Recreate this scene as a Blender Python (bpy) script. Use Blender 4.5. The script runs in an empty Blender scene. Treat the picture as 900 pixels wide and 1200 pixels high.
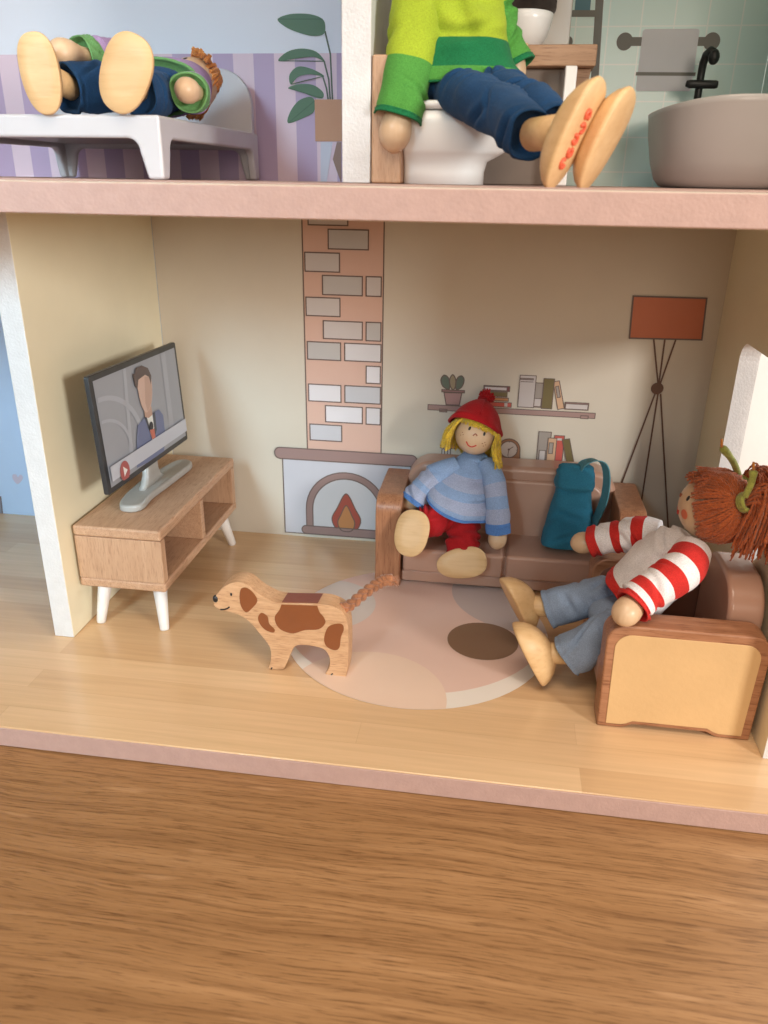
import bpy, bmesh, math, random
from mathutils import Vector, Matrix, noise
random.seed(7)
V = Vector
S = bpy.context.scene
COL = S.collection
S.unit_settings.system = 'METRIC'
S.unit_settings.scale_length = 0.1          # one unit is a decimetre: the toy room is 30 cm wide

# ------------------------------------------------------------------ camera
cam_d = bpy.data.cameras.new('camera')
cam_d.sensor_fit = 'VERTICAL'; cam_d.sensor_height = 36.0
cam_d.lens = 922.52 * 36.0 / 1200.0
cam_d.clip_start = 0.05; cam_d.clip_end = 500
cam_d.dof.use_dof = True
cam_d.dof.focus_distance = 3.55
cam_d.dof.aperture_fstop = 2.1
cam = bpy.data.objects.new('camera', cam_d); COL.objects.link(cam)
cam.matrix_world = Matrix(((0.98927, -0.06993, 0.12825, 1.8871),
                           (0.14533, 0.38264, -0.91239, -2.9584),
                           (0.01473, 0.92125, 0.38870, 2.0185),
                           (0, 0, 0, 1)))
S.camera = cam
# ------------------------------------------------------------------ light
w = bpy.data.worlds.new('World'); S.world = w; w.use_nodes = True
bg = w.node_tree.nodes['Background']
bg.inputs['Color'].default_value = (1.0, 0.82, 0.68, 1); bg.inputs['Strength'].default_value = 0.24

def area(name, loc, target, sx, sy, power, color, spread=180):
    l = bpy.data.lights.new(name, 'AREA'); l.shape = 'RECTANGLE'; l.size = sx; l.size_y = sy
    l.energy = power; l.color = color; l.spread = math.radians(spread)
    o = bpy.data.objects.new(name, l); COL.objects.link(o)
    o.location = loc
    o.rotation_euler = (V(target) - V(loc)).to_track_quat('-Z', 'Y').to_euler()
    return o
area('window_light_key', (8.8, -6.2, 3.1), (0.8, 0, 0.8), 1.5, 1.7, 700, (1.0, 0.97, 0.92))
area('window_light_front', (3.7, -9.4, 3.2), (1.6, 0, 0.7), 2.6, 2.0, 200, (1.0, 0.86, 0.70))
area('window_light_cool', (-1.7, -8.6, 5.2), (-0.3, 0.5, 1.2), 2.0, 2.6, 34, (0.60, 0.85, 1.0), 30)
area('ceiling_light_soft', (2.1, -4.0, 8.0), (1.6, -0.4, 0.0), 3.5, 3.5, 455, (1.0, 0.83, 0.66))
area('added_wall_fill', (8.0, 1.0, 3.4), (3.6, 2.6, 0.8), 2.0, 2.0, 220, (0.90, 0.96, 1.0))  # added fill lamp: brightens the room wall and rims the armchair doll's hair
S.view_settings.view_transform = 'Standard'; S.view_settings.look = 'None'
S.view_settings.exposure = -0.16; S.view_settings.gamma = 1.0; S.view_settings.use_curve_mapping = False
S.cycles.use_denoising = True

H, D, E, T, TW = 1.912, 1.315, 0.658, 0.090, 0.096
W_ = 3.0
UF = H + T

# ------------------------------------------------------------------ materials
def nt(name):
    m = bpy.data.materials.new(name); m.use_nodes = True
    n = m.node_tree; b = n.nodes['Principled BSDF']
    return m, n, b
def nd(n, t, **k):
    x = n.nodes.new(t)
    for a, v in k.items():
        if a.startswith('i_'): x.inputs[a[2:].replace('_', ' ')].default_value = v
        else: setattr(x, a, v)
    return x
def lk(n, a, b): n.links.new(a, b)
def c4(c): return (c[0], c[1], c[2], 1)
def coords(n, scale=(1, 1, 1), rot=(0, 0, 0)):
    tc = nd(n, 'ShaderNodeTexCoord'); mp = nd(n, 'ShaderNodeMapping')
    mp.inputs['Scale'].default_value = scale; mp.inputs['Rotation'].default_value = rot
    lk(n, tc.outputs['Object'], mp.inputs['Vector']); return mp.outputs['Vector']
def noise_n(n, vec, scale, detail=4, rough=.55):
    x = nd(n, 'ShaderNodeTexNoise'); x.inputs['Scale'].default_value = scale
    x.inputs['Detail'].default_value = detail; x.inputs['Roughness'].default_value = rough
    lk(n, vec, x.inputs['Vector']); return x.outputs['Fac']
def ramp(n, fac, stops):
    r = nd(n, 'ShaderNodeValToRGB'); e = r.color_ramp.elements
    while len(e) < len(stops): e.new(.5)
    for i, (p, c) in enumerate(stops): e[i].position = p; e[i].color = c4(c)
    lk(n, fac, r.inputs['Fac']); return r.outputs['Color']
def mixc(n, a, b, fac, mode='MIX'):
    x = nd(n, 'ShaderNodeMix', data_type='RGBA', blend_type=mode)
    for s, v in ((6, a), (7, b)):
        if isinstance(v, tuple): x.inputs[s].default_value = c4(v)
        else: lk(n, v, x.inputs[s])
    if isinstance(fac, (int, float)): x.inputs[0].default_value = fac
    else: lk(n, fac, x.inputs[0])
    return x.outputs[2]
def bump(n, b, h, strength, dist=.01):
    x = nd(n, 'ShaderNodeBump'); x.inputs['Strength'].default_value = strength; x.inputs['Distance'].default_value = dist
    lk(n, h, x.inputs['Height']); lk(n, x.outputs['Normal'], b.inputs['Normal'])
def sc(c, k): return tuple(min(1, x * k) for x in c)
_paint = {}
def paint(name, col, rough=.45, var=.06, scale=9, bmp=.0, bscale=60, coat=0):
    key = (name, col)
    if key in _paint: return _paint[key]
    m, n, b = nt(name); v = coords(n)
    f = noise_n(n, v, scale, 5)
    lk(n, ramp(n, f, [(.3, sc(col, 1 - var)), (.7, sc(col, 1 + var))]), b.inputs['Base Color'])
    rr = nd(n, 'ShaderNodeMapRange'); rr.inputs[3].default_value = rough - .06; rr.inputs[4].default_value = rough + .08
    lk(n, noise_n(n, v, scale * 3, 3), rr.inputs[0]); lk(n, rr.outputs[0], b.inputs['Roughness'])
    if coat: b.inputs['Coat Weight'].default_value = coat; b.inputs['Coat Roughness'].default_value = .12
    if bmp: bump(n, b, noise_n(n, v, bscale, 3), bmp, .01)
    _paint[key] = m; return m
def wood(name, light, dark, axis='x', grain=1.0, rough=.5, fleck=.5, coat=0):
    m, n, b = nt(name)
    st = {'x': (1.2, 14, 14), 'y': (14, 1.2, 14), 'z': (14, 14, 1.2)}[axis]
    v = coords(n, tuple(s * grain for s in st))
    v2 = coords(n, tuple(s * grain * 5 for s in st))
    v3 = coords(n, (1, 1, 1))
    g = noise_n(n, v, 1.6, 6, .6); fl = noise_n(n, v2, 1.3, 3, .6); big = noise_n(n, v3, 3.5, 2)
    base = ramp(n, g, [(.3, dark), (.5, tuple((a + c) / 2 for a, c in zip(light, dark))), (.68, light)])
    fk = ramp(n, fl, [(.33, sc(dark, .78)), (.47, (1, 1, 1))])
    base = mixc(n, base, fk, fleck, 'MULTIPLY')
    base = mixc(n, base, ramp(n, big, [(.3, (.88, .86, .84)), (.7, (1.06, 1.05, 1.04))]), .6, 'MULTIPLY')
    lk(n, base, b.inputs['Base Color']); b.inputs['Roughness'].default_value = rough
    if coat: b.inputs['Coat Weight'].default_value = coat; b.inputs['Coat Roughness'].default_value = .2
    bump(n, b, fl, .18, .006)
    return m
def fabric(name, col, rough=.9, var=.08, sheen=.06, weave=150):
    m, n, b = nt(name); v = coords(n)
    f = noise_n(n, v, 9, 4); fine = noise_n(n, v, 260, 2); mid = noise_n(n, v, 70, 3)
    c = ramp(n, f, [(.3, sc(col, 1 - var)), (.7, sc(col, 1 + var))])
    c = mixc(n, c, ramp(n, fine, [(.3, (.74, .74, .74)), (.7, (1.14, 1.14, 1.14))]), .85, 'MULTIPLY')
    lk(n, c, b.inputs['Base Color']); b.inputs['Roughness'].default_value = rough
    b.inputs['Sheen Weight'].default_value = sheen; b.inputs['Sheen Roughness'].default_value = .5
    b.inputs['Specular IOR Level'].default_value = .15
    ad = nd(n, 'ShaderNodeMath', operation='ADD'); lk(n, mid, ad.inputs[0]); lk(n, fine, ad.inputs[1])
    bump(n, b, ad.outputs[0], .3, .006)
    return m
def yarn(name, col):
    m, n, b = nt(name); v = coords(n)
    f = noise_n(n, v, 26, 3); g = noise_n(n, v, 160, 2)
    c = ramp(n, f, [(.3, sc(col, .72)), (.7, sc(col, 1.2))])
    c = mixc(n, c, ramp(n, g, [(.35, (.7, .7, .7)), (.65, (1.15, 1.15, 1.15))]), .7, 'MULTIPLY')
    lk(n, c, b.inputs['Base Color']); b.inputs['Roughness'].default_value = .85
    b.inputs['Sheen Weight'].default_value = .4; b.inputs['Subsurface Weight'].default_value = .0
    bump(n, b, g, .35, .004); return m

def mat_table():
    m, n, b = nt('oak_table')
    rot = (0, 0, math.radians(-1.2))
    def warped(scale, amount):
        v = coords(n, scale, rot); wp = noise_n(n, coords(n, (.35, .8, 1), rot), 1.3, 3)
        k = nd(n, 'ShaderNodeMath', operation='MULTIPLY'); k.inputs[1].default_value = amount; lk(n, wp, k.inputs[0])
        cmb = nd(n, 'ShaderNodeCombineXYZ'); lk(n, k.outputs[0], cmb.inputs['Y'])
        sh = nd(n, 'ShaderNodeVectorMath', operation='ADD'); lk(n, v, sh.inputs[0]); lk(n, cmb.outputs[0], sh.inputs[1]); return sh.outputs[0]
    g = noise_n(n, warped((.42, 9, 9), 1.8), 1.5, 6, .62)
    fine = noise_n(n, warped((1.05, 50, 50), 10.0), 1.2, 4, .62)
    pores = noise_n(n, warped((7.0, 135, 135), 27.0), 1.2, 3, .6)
    rays = noise_n(n, coords(n, (1.5, 11, 11), (0, 0, math.radians(-5))), 1.5, 2, .5)
    blot = noise_n(n, coords(n), .9, 3)
    c = ramp(n, g, [(.30, (.26, .130, .050)), (.46, (.32, .167, .067)), (.58, (.36, .193, .081)), (.74, (.42, .235, .106))])
    c = mixc(n, c, ramp(n, fine, [(.33, (.62, .55, .48)), (.48, (1, 1, 1)), (.64, (1.15, 1.16, 1.17))]), .7, 'MULTIPLY')
    c = mixc(n, c, ramp(n, pores, [(.36, (.50, .44, .38)), (.47, (1, 1, 1))]), .7, 'MULTIPLY')
    c = mixc(n, c, (.56, .33, .165), ramp(n, rays, [(.64, (0, 0, 0)), (.72, (.5, .5, .5))]))
    c = mixc(n, c, ramp(n, blot, [(.3, (.88, .86, .84)), (.7, (1.08, 1.08, 1.08))]), .8, 'MULTIPLY')
    lk(n, c, b.inputs['Base Color']); b.inputs['Roughness'].default_value = .48
    bump(n, b, pores, .12, .006); return m
def mat_floor():
    m, n, b = nt('printed_floorboards')
    v = coords(n, (1, 1, 1))
    br = nd(n, 'ShaderNodeTexBrick'); br.offset = .37
    for k, val in (('Scale', 1.0), ('Brick Width', 2.3), ('Row Height', .132), ('Mortar Size', .0012), ('Mortar Smooth', .6), ('Bias', 0.0)):
        br.inputs[k].default_value = val
    br.inputs['Color1'].default_value = c4((.62, .40, .215)); br.inputs['Color2'].default_value = c4((.745, .515, .30)); br.inputs['Mortar'].default_value = c4((.60, .39, .215))
    lk(n, v, br.inputs['Vector'])
    g = noise_n(n, coords(n, (1.1, 26, 26)), 1.5, 5, .6)
    c = mixc(n, br.outputs['Color'], ramp(n, g, [(.3, (.87, .85, .83)), (.7, (1.06, 1.06, 1.06))]), .7, 'MULTIPLY')
    lk(n, c, b.inputs['Base Color'])
    b.inputs['Roughness'].default_value = .26; b.inputs['Coat Weight'].default_value = .35; b.inputs['Coat Roughness'].default_value = .12
    bump(n, b, noise_n(n, v, 7, 2), .02, .02); return m
def mat_stripes():
    m, n, b = nt('striped_wallpaper')
    tc = nd(n, 'ShaderNodeTexCoord'); sp = nd(n, 'ShaderNodeSeparateXYZ'); lk(n, tc.outputs['Object'], sp.inputs[0])
    def mth(op, a, bb):
        x = nd(n, 'ShaderNodeMath', operation=op)
        for i, q in enumerate((a, bb)):
            if isinstance(q, (int, float)): x.inputs[i].default_value = q
            else: lk(n, q, x.inputs[i])
        return x.outputs[0]
    ph = mth('MODULO', mth('ADD', sp.outputs['X'], 10 * .2075 - .2935 + 20 * .2075), .2075)
    st = mth('LESS_THAN', ph, .10375)
    low = mixc(n, (.50, .385, .56), (.76, .61, .70), st)
    up = mth('GREATER_THAN', sp.outputs['Z'], 2.578)
    c = mixc(n, low, (.78, .83, .92), up)
    lk(n, c, b.inputs['Base Color']); b.inputs['Roughness'].default_value = .5; return m
def mat_tiles():
    m, n, b = nt('printed_green_tiles'); 
    tc = nd(n, 'ShaderNodeTexCoord'); sp = nd(n, 'ShaderNodeSeparateXYZ'); lk(n, tc.outputs['Object'], sp.inputs[0])
    cb = nd(n, 'ShaderNodeCombineXYZ'); lk(n, sp.outputs['X'], cb.inputs[0]); lk(n, sp.outputs['Z'], cb.inputs[1])
    mp = nd(n, 'ShaderNodeMapping'); mp.inputs['Location'].default_value = (.037, .058, 0); lk(n, cb.outputs[0], mp.inputs['Vector'])
    br = nd(n, 'ShaderNodeTexBrick'); br.offset = 0
    for k, val in (('Scale', 1.0), ('Brick Width', .145), ('Row Height', .152), ('Mortar Size', .0035), ('Mortar Smooth', .2), ('Bias', 0.0)):
        br.inputs[k].default_value = val
    br.inputs['Color1'].default_value = c4((.66, .89, .85)); br.inputs['Color2'].default_value = c4((.68, .91, .87)); br.inputs['Mortar'].default_value = c4((.82, .94, .90))
    lk(n, mp.outputs[0], br.inputs['Vector']); lk(n, br.outputs['Color'], b.inputs['Base Color'])
    b.inputs['Roughness'].default_value = .3; b.inputs['Coat Weight'].default_value = .3; b.inputs['Coat Roughness'].default_value = .15
    bump(n, b, noise_n(n, coords(n), 40, 3), .06, .01); return m

M = dict(
 table=mat_table(), floor=mat_floor(), stripes=mat_stripes(), tiles=mat_tiles(),
 pink=paint('pink_edge_paint', (.51, .345, .305), .55, .05, 20, .18, 90),
 cream=paint('cream_wall_print', (.62, .565, .475), .42, .02, 3, .03, 80, coat=.1),
 yellow=paint('yellow_wall_print', (.85, .80, .60), .45, .025, 3, .03, 80),
 white_edge=paint('white_edge_paint', (.70, .70, .705), .6, .05, 14, .35, 95),
 under=paint('pale_board', (.66, .58, .48), .6, .04, 5, .1, 50),
 blue_wall=paint('blue_wall_print', (.45, .60, .82), .5, .03, 3),
 plaster=paint('room_wall_paint', (.80, .80, .78), .8, .03, 2, .1, 20),
 beech=wood('beech_stand', (.59, .375, .24), (.49, .295, .18), 'y', 2.3, .5, .45),
 beech_end=wood('beech_end_panel', (.57, .365, .235), (.49, .30, .185), 'z', 2.3, .5, .42),
 beech_edge=wood('beech_end_grain', (.50, .285, .165), (.36, .18, .095), 'y', 1.0, .55, .5),
 beech_x=wood('beech_counter', (.50, .31, .19), (.38, .22, .125), 'x', 1.4, .5, .5), cabinet=paint('cabinet_brown', (.20, .155, .125), .5, .08, 6),
 bedwhite=paint('bed_plastic', (.56, .55, .57), .35, .02, 4, coat=.15),
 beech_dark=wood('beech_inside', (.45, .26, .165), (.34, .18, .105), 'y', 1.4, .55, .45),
 dogwood=wood('dog_wood', (.68, .43, .25), (.53, .305, .16), 'x', 2.7, .55, .45),
 arm_wood=wood('armrest_wood', (.48, .23, .12), (.34, .145, .07), 'z', 1.5, .4, .55, coat=.15),
 arm_wood_x=wood('armrest_border_wood', (.47, .23, .125), (.33, .145, .07), 'x', 1.6, .42, .55, coat=.15),
 footwood=wood('maple_foot', (.76, .52, .27), (.66, .42, .20), 'x', .8, .45, .12),
 headwood=wood('turned_head_wood', (.74, .53, .34), (.68, .47, .29), 'z', .7, .42, .06, coat=.15),
 panel=paint('tan_panel', (.68, .45, .22), .5, .04, 5, .12, 40),
 mauve_panel=paint('brown_inner_panel', (.25, .115, .075), .45, .06, 8),
 sofa=paint('brown_plastic', (.50, .295, .215), .30, .03, 5, 0, 60, coat=.25),
 white_pl=paint('white_plastic', (.80, .79, .77), .32, .02, 4, coat=.2),
 white_leg=paint('white_leg_paint', (.80, .77, .74), .4, .04, 9),
 cream_pl=paint('cream_plastic', (.58, .565, .56), .35, .03, 4, coat=.2),
 silver=paint('silver_plastic', (.40, .40, .385), .38, .06, 12),
 tvblack=paint('tv_frame', (.035, .037, .04), .38, .1, 12),
 black=paint('black_paint', (.012, .012, .014), .35, .1, 20),
 blackpl=paint('black_plastic', (.015, .017, .018), .4, .1, 20),
 red_mark=paint('red_paint', (.62, .045, .03), .45, .1, 20),
 cheek=paint('cheek_red', (.70, .17, .08), .5, .1, 20),
 freckle=paint('freckle_brown', (.35, .10, .05), .5, .1, 20),
 dogbrown=paint('dog_brown_paint', (.235, .072, .022), .42, .06, 10, .08, 60),
 dogmaroon=paint('dog_back_paint', (.22, .06, .04), .42, .06, 10, .08, 60),
 rope=yarn('orange_rope', (.37, .145, .06)),
 fblue=fabric('blue_shirt', (.26, .37, .57)), fgrey=fabric('lilac_stripe', (.36, .40, .54)), fdblue=fabric('royal_hem', (.10, .225, .52)),
 fred=fabric('red_trousers', (.42, .014, .018)), fhat=fabric('red_felt', (.42, .012, .016), sheen=.08),
 fredstripe=fabric('red_stripe', (.62, .035, .03)), fwhite=fabric('white_cotton', (.88, .86, .88)),
 fdenim=fabric('grey_blue_trousers', (.25, .325, .45)), fnavy=fabric('navy_trousers', (.014, .058, .15)),
 fteal=fabric('teal_canvas', (.035, .20, .31)), fstrap=fabric('teal_ribbon', (.10, .30, .36), rough=.6),
 flime=fabric('lime_jersey', (.36, .47, .035)), fgreen=fabric('green_jersey', (.085, .30, .055)), fdgreen=fabric('dark_green_jersey', (.014, .165, .06)),
 flilac=fabric('lilac_jersey', (.42, .29, .52)), flgreen=fabric('light_green_trim', (.16, .36, .13)),
 yyellow=yarn('yellow_yarn', (.76, .52, .035)), yred=yarn('rust_yarn', (.52, .125, .03)), yorange=yarn('orange_yarn', (.72, .27, .05)), ygreen=yarn('green_yarn', (.42, .47, .10)),
)

# ------------------------------------------------------------------ mesh helpers
class MB:
    def __init__(s): s.v = []; s.f = []; s.m = []; s.s = []
    def add(s, vs, fs, mi=0, sm=False):
        o = len(s.v); s.v += [tuple(x) for x in vs]
        for k, f in enumerate(fs):
            s.f.append([o + i for i in f]); s.m.append(mi[k] if isinstance(mi, list) else mi); s.s.append(sm)
        return s
    def box(s, a, b, mi=0):
        x0, y0, z0 = a; x1, y1, z1 = b
        return s.add([(x0,y0,z0),(x1,y0,z0),(x1,y1,z0),(x0,y1,z0),(x0,y0,z1),(x1,y0,z1),(x1,y1,z1),(x0,y1,z1)],
              [(0,3,2,1),(4,5,6,7),(0,1,5,4),(1,2,6,5),(2,3,7,6),(3,0,4,7)], mi)
    def rings(s, R, mi=0, close=True, cap0=True, cap1=True, sm=True):
        n = len(R[0]); vs = [p for r in R for p in r]; fs = []; ms = []
        for i in range(len(R) - 1):
            for j in range(n if close else n - 1):
                k = (j + 1) % n; fs.append((i*n+j, i*n+k, (i+1)*n+k, (i+1)*n+j)); ms.append(mi(i) if callable(mi) else mi)
        if cap0: fs.append(tuple(reversed(range(n)))); ms.append(mi(0) if callable(mi) else mi)
        if cap1: fs.append(tuple((len(R)-1)*n + j for j in range(n))); ms.append(mi(len(R)-2) if callable(mi) else mi)
        return s.add(vs, fs, ms, sm)
    def prism(s, pts, fn, d0, d1, mi=0, side=None, sm=False):
        """2-D outline, fn(a,b,d) places it, extruded from d0 to d1"""
        n = len(pts); vs = [fn(a, b, d0) for a, b in pts] + [fn(a, b, d1) for a, b in pts]
        fs = [tuple(reversed(range(n))), tuple(range(n, 2*n))] + [(i, (i+1) % n, n+(i+1) % n, n+i) for i in range(n)]
        return s.add(vs, fs, [mi, mi] + [mi if side is None else side] * n, sm)
    def tube(s, pts, r, n=8, mi=0, cap=True):
        pts = [V(p) for p in pts]; R = []; ref = None
        for i, p in enumerate(pts):
            t = (pts[min(i+1, len(pts)-1)] - pts[max(i-1, 0)]).normalized()
            if ref is None: ref = t.orthogonal().normalized()
            ref = (ref - t * ref.dot(t)); ref = ref.normalized() if ref.length > 1e-6 else t.orthogonal().normalized()
            b = t.cross(ref); rr = r[i] if isinstance(r, (list, tuple)) else r
            R.append([p + (ref * math.cos(a) + b * math.sin(a)) * rr for a in (2*math.pi*k/n for k in range(n))])
        return s.rings(R, mi, cap0=cap, cap1=cap)
    def ellipsoid(s, c, ax, n=24, m=14, mi=0, f=None):
        """ax: three axis vectors (already scaled)"""
        c = V(c); ax = [V(a) for a in ax]; R = []
        for i in range(1, m):
            th = math.pi * i / m
            R.append([c + ax[2]*math.cos(th) + (ax[0]*math.cos(a) + ax[1]*math.sin(a))*math.sin(th) for a in (2*math.pi*k/n for k in range(n))])
        o = [p for r in R for p in r] + [c + ax[2], c - ax[2]]; t, bt = len(o)-2, len(o)-1; fs = []
        for i in range(m-2):
            for j in range(n): k = (j+1) % n; fs.append((i*n+j, (i+1)*n+j, (i+1)*n+k, i*n+k))
        for j in range(n):
            k = (j+1) % n; fs.append((t, j, k)); fs.append((bt, (m-2)*n+k, (m-2)*n+j))
        return s.add(o, fs, mi, True)
    def build(s, name, mats, parent=None, bevel=0, seg=3, sub=0, ang=35, label=None, kind=None):
        me = bpy.data.meshes.new(name); me.from_pydata(s.v, [], s.f)
        for m in (mats if isinstance(mats, (list, tuple)) else [mats]): me.materials.append(M[m] if isinstance(m, str) else m)
        me.polygons.foreach_set('material_index', s.m); me.polygons.foreach_set('use_smooth', s.s)
        bm = bmesh.new(); bm.from_mesh(me); bmesh.ops.recalc_face_normals(bm, faces=bm.faces); bm.to_mesh(me); bm.free()
        o = bpy.data.objects.new(name, me); COL.objects.link(o); o.parent = parent
        if bevel:
            md = o.modifiers.new('bevel', 'BEVEL'); md.width = bevel; md.segments = seg; md.limit_method = 'ANGLE'; md.angle_limit = math.radians(ang)
            md.harden_normals = True
            for p in me.polygons: p.use_smooth = True
        if sub:
            md = o.modifiers.new('sub', 'SUBSURF'); md.levels = sub; md.render_levels = sub
        if label: o['label'] = label
        if kind: o['kind'] = kind
        return o
def thing(name, label, cat, loc=(0, 0, 0), group=None):
    o = bpy.data.objects.new(name, None); COL.objects.link(o); o.empty_display_size = .1
    o['label'] = label; o['category'] = cat; o.location = loc
    if group: o['group'] = group
    return o
ORG = V((0, 0, 0))
def rr(x0, z0, x1, z1, r, n=6):
    """rounded rectangle; r one radius or four (bl, br, tr, tl)"""
    r = r if isinstance(r, (list, tuple)) else [r] * 4; P = []
    for (cx, cz, a0, q) in ((x0, z0, 180, r[0]), (x1, z0, 270, r[1]), (x1, z1, 0, r[2]), (x0, z1, 90, r[3])):
        sx = 1 if cx == x0 else -1; sz = 1 if cz == z0 else -1
        if q <= 0: P.append((cx, cz)); continue
        for k in range(n + 1):
            a = math.radians(a0 + 90 * k / n); P.append((cx + sx*q + q*math.cos(a), cz + sz*q + q*math.sin(a)))
    return P
def smooth2(pts, k=6, closed=True):
    """Catmull-Rom through 2-D or 3-D points"""
    n = len(pts); P = [V(p) for p in pts]; out = []
    for i in range(n if closed else n - 1):
        g = (lambda q: P[q % n]) if closed else (lambda q: P[max(0, min(n-1, q))])
        p0, p1, p2, p3 = g(i-1), g(i), g(i+1), g(i+2)
        for j in range(k):
            t = j / k; out.append(.5*((2*p1)+(p2-p0)*t+(2*p0-5*p1+4*p2-p3)*t*t+(3*p1-p0-3*p2+p3)*t**3))
    if not closed: out.append(P[-1])
    return [tuple(q) for q in out]
def circ(cx, cy, rx, ry=None, n=28, rot=0):
    ry = rx if ry is None else ry; c, s_ = math.cos(rot), math.sin(rot)
    return [(cx + rx*math.cos(a)*c - ry*math.sin(a)*s_, cy + rx*math.cos(a)*s_ + ry*math.sin(a)*c) for a in (2*math.pi*k/n for k in range(n))]
def strip(pts, wd, closed=False):
    """ribbon outline quads along a 2-D polyline"""
    P = [V((p[0], p[1])) for p in pts]; n = len(P); L = []; R_ = []
    for i in range(n):
        a = P[(i-1) % n] if (closed or i > 0) else P[i]; b = P[(i+1) % n] if (closed or i < n-1) else P[i]
        d1 = (P[i]-a).normalized() if (P[i]-a).length > 1e-9 else None; d2 = (b-P[i]).normalized() if (b-P[i]).length > 1e-9 else None
        d = ((d1 or d2) + (d2 or d1)); d = d.normalized() if d.length > 1e-6 else (d1 or d2)
        nn = V((-d.y, d.x)); k = 1.0
        if d1 and d2: k = 1 / max(.5, abs(d1.dot(d)))
        L.append(P[i] + nn*wd*.5*k); R_.append(P[i] - nn*wd*.5*k)
    fs = [(i, (i+1) % n, n+(i+1) % n, n+i) for i in range(n if closed else n-1)]
    return [tuple(p) for p in L + R_], fs
LINE = paint('print_line', (.15, .105, .09), .5, .05)
PAL = {}
def pal(c):
    if c not in PAL: PAL[c] = paint('print_%d_%d_%d' % tuple(round(x*100) for x in c), c, .45, .02, 4)
    return PAL[c]
class Print:
    """flat printing on a wall or floor: thin layers a fraction of a millimetre proud of the board"""
    def __init__(s, fn): s.fn = fn
    def make(s, name, parent, shapes, lay=1, lw=.0065, label=None):
        mb = MB(); mats = []; 
        def mi(m):
            if m not in mats: mats.append(m)
            return mats.index(m)
        for k, sh in enumerate(shapes):
            kind, pts, col = sh[0], sh[1], sh[2]; d = .0016 * (lay + k * .25)
            if kind in ('fill', 'fillo'):
                mb.add([s.fn(p[0], p[1], d) for p in pts], [tuple(range(len(pts)))], mi(pal(col)))
            if kind in ('fillo', 'line', 'open'):
                w_ = sh[3] if len(sh) > 3 else lw
                vs, fs = strip(pts, w_, kind != 'open')
                mb.add([s.fn(a, b, d + .0006) for a, b in vs], fs, mi(LINE if kind == 'fillo' else (LINE if col is None else pal(col))))
        return mb.build(name, mats, parent, label=label)
wallp = Print(lambda a, b, d: (a, D - d, b))
floorp = Print(lambda a, b, d: (a, b, d))
def box2(p, q): return [(p[0], q[1]), (q[0], q[1]), (q[0], p[1]), (p[0], p[1])]   # from upper-left, lower-right

# ================================================================== SETTING
t = MB().add([(-30, -14, 0), (30, -14, 0), (30, 6, 0), (-30, 6, 0)], [(0, 1, 2, 3)]).build('table_top', 'table')
t.location = (0, 0, -T - .003); t['kind'] = 'structure'; t['label'] = 'oak table top with long brown grain in front of dollhouse'; 
rw = MB().box((-30, 1.85, -T - .02), (30, 2.0, 26)).build('room_wall', 'plaster'); rw['kind'] = 'structure'; rw['label'] = 'pale room wall seen through the toy window'

# ================================================================== DOLLHOUSE
DH = thing('dollhouse', 'open fronted wooden dollhouse with pink floor edges and printed walls', 'dollhouse')
XL, XR = -2.3, 3.0
lf = MB().box((XL, -E, -T), (XR + .09, D + .09, 0)).build('lower_floor', ['floor'], DH, .006, 2)
MB().box((XL, -E - .006, -T + .001), (XR + .09, -E + .0, -.004)).build('edge_band', ['pink'], lf, .002, 2, label='dusty pink front edge')
uf = MB().box((XL, -E, H), (XR + .09, D + .09, H + T)).build('upper_floor', ['under'], DH, .006, 2)
MB().box((XL, -E - .006, H + .002), (XR + .09, -E + .0, H + T - .003)).build('edge_band', ['pink'], uf, .003, 2, label='dusty pink front edge')
ub = MB().box((XL, -E + .01, H + T + .001), (XR + .09, D, H + T + .004)).build('floor_print', ['pink'], uf)

def wall(name, a, b, mats, idx, label=None):
    """box whose faces carry different printed papers; idx order: bottom, top, front, right, back, left"""
    mb = MB(); mb.box(a, b, list(idx)); return mb.build(name, mats, DH, .004, 2, label=label)
lp = wall('partition_wall', (-TW, 0, .001), (0, D - .001, H - .001), ['white_edge', 'yellow', 'blue_wall'], (0, 0, 0, 1, 0, 2), 'yellow partition with white front edge')
up = wall('partition_wall', (1.303, 0, UF + .005), (1.403, D - .001, 3.9), ['white_edge', 'tiles', 'stripes'], (0, 0, 0, 0, 0, 2), 'white upstairs partition')
bw = MB().box((0.0, D, .0), (XR, D + .08, H)).build('back_wall', ['cream'], DH, label='cream living room back wall with printed furniture')
bl = MB().box((XL, D, .0), (-.0005, D + .08, H)).build('back_wall', ['blue_wall'], DH, label='pale blue back wall of the next room')
bb = MB().box((XL, D, H + T), (1.35, D + .08, 3.9)).build('back_wall', ['stripes'], DH, label='bedroom wall with lilac stripes')
bt = MB().box((1.3505, D, H + T), (XR, D + .08, 3.9)).build('back_wall', ['tiles'], DH, label='bathroom wall with printed green tiles')
MB().box((XL, -E, 3.9), (XR + .09, D + .09, 3.99)).build('roof', ['under'], DH, .006, 2)
MB().box((XL - .09, -.36, -T), (XL, D + .09, 3.99)).build('side_wall', ['white_edge'], DH, .004, 2)
MB().box((XR + .0, -.36, UF + .005), (XR + .09, D + .0, 3.9)).build('side_wall', ['tiles'], DH, .004, 2)
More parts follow.
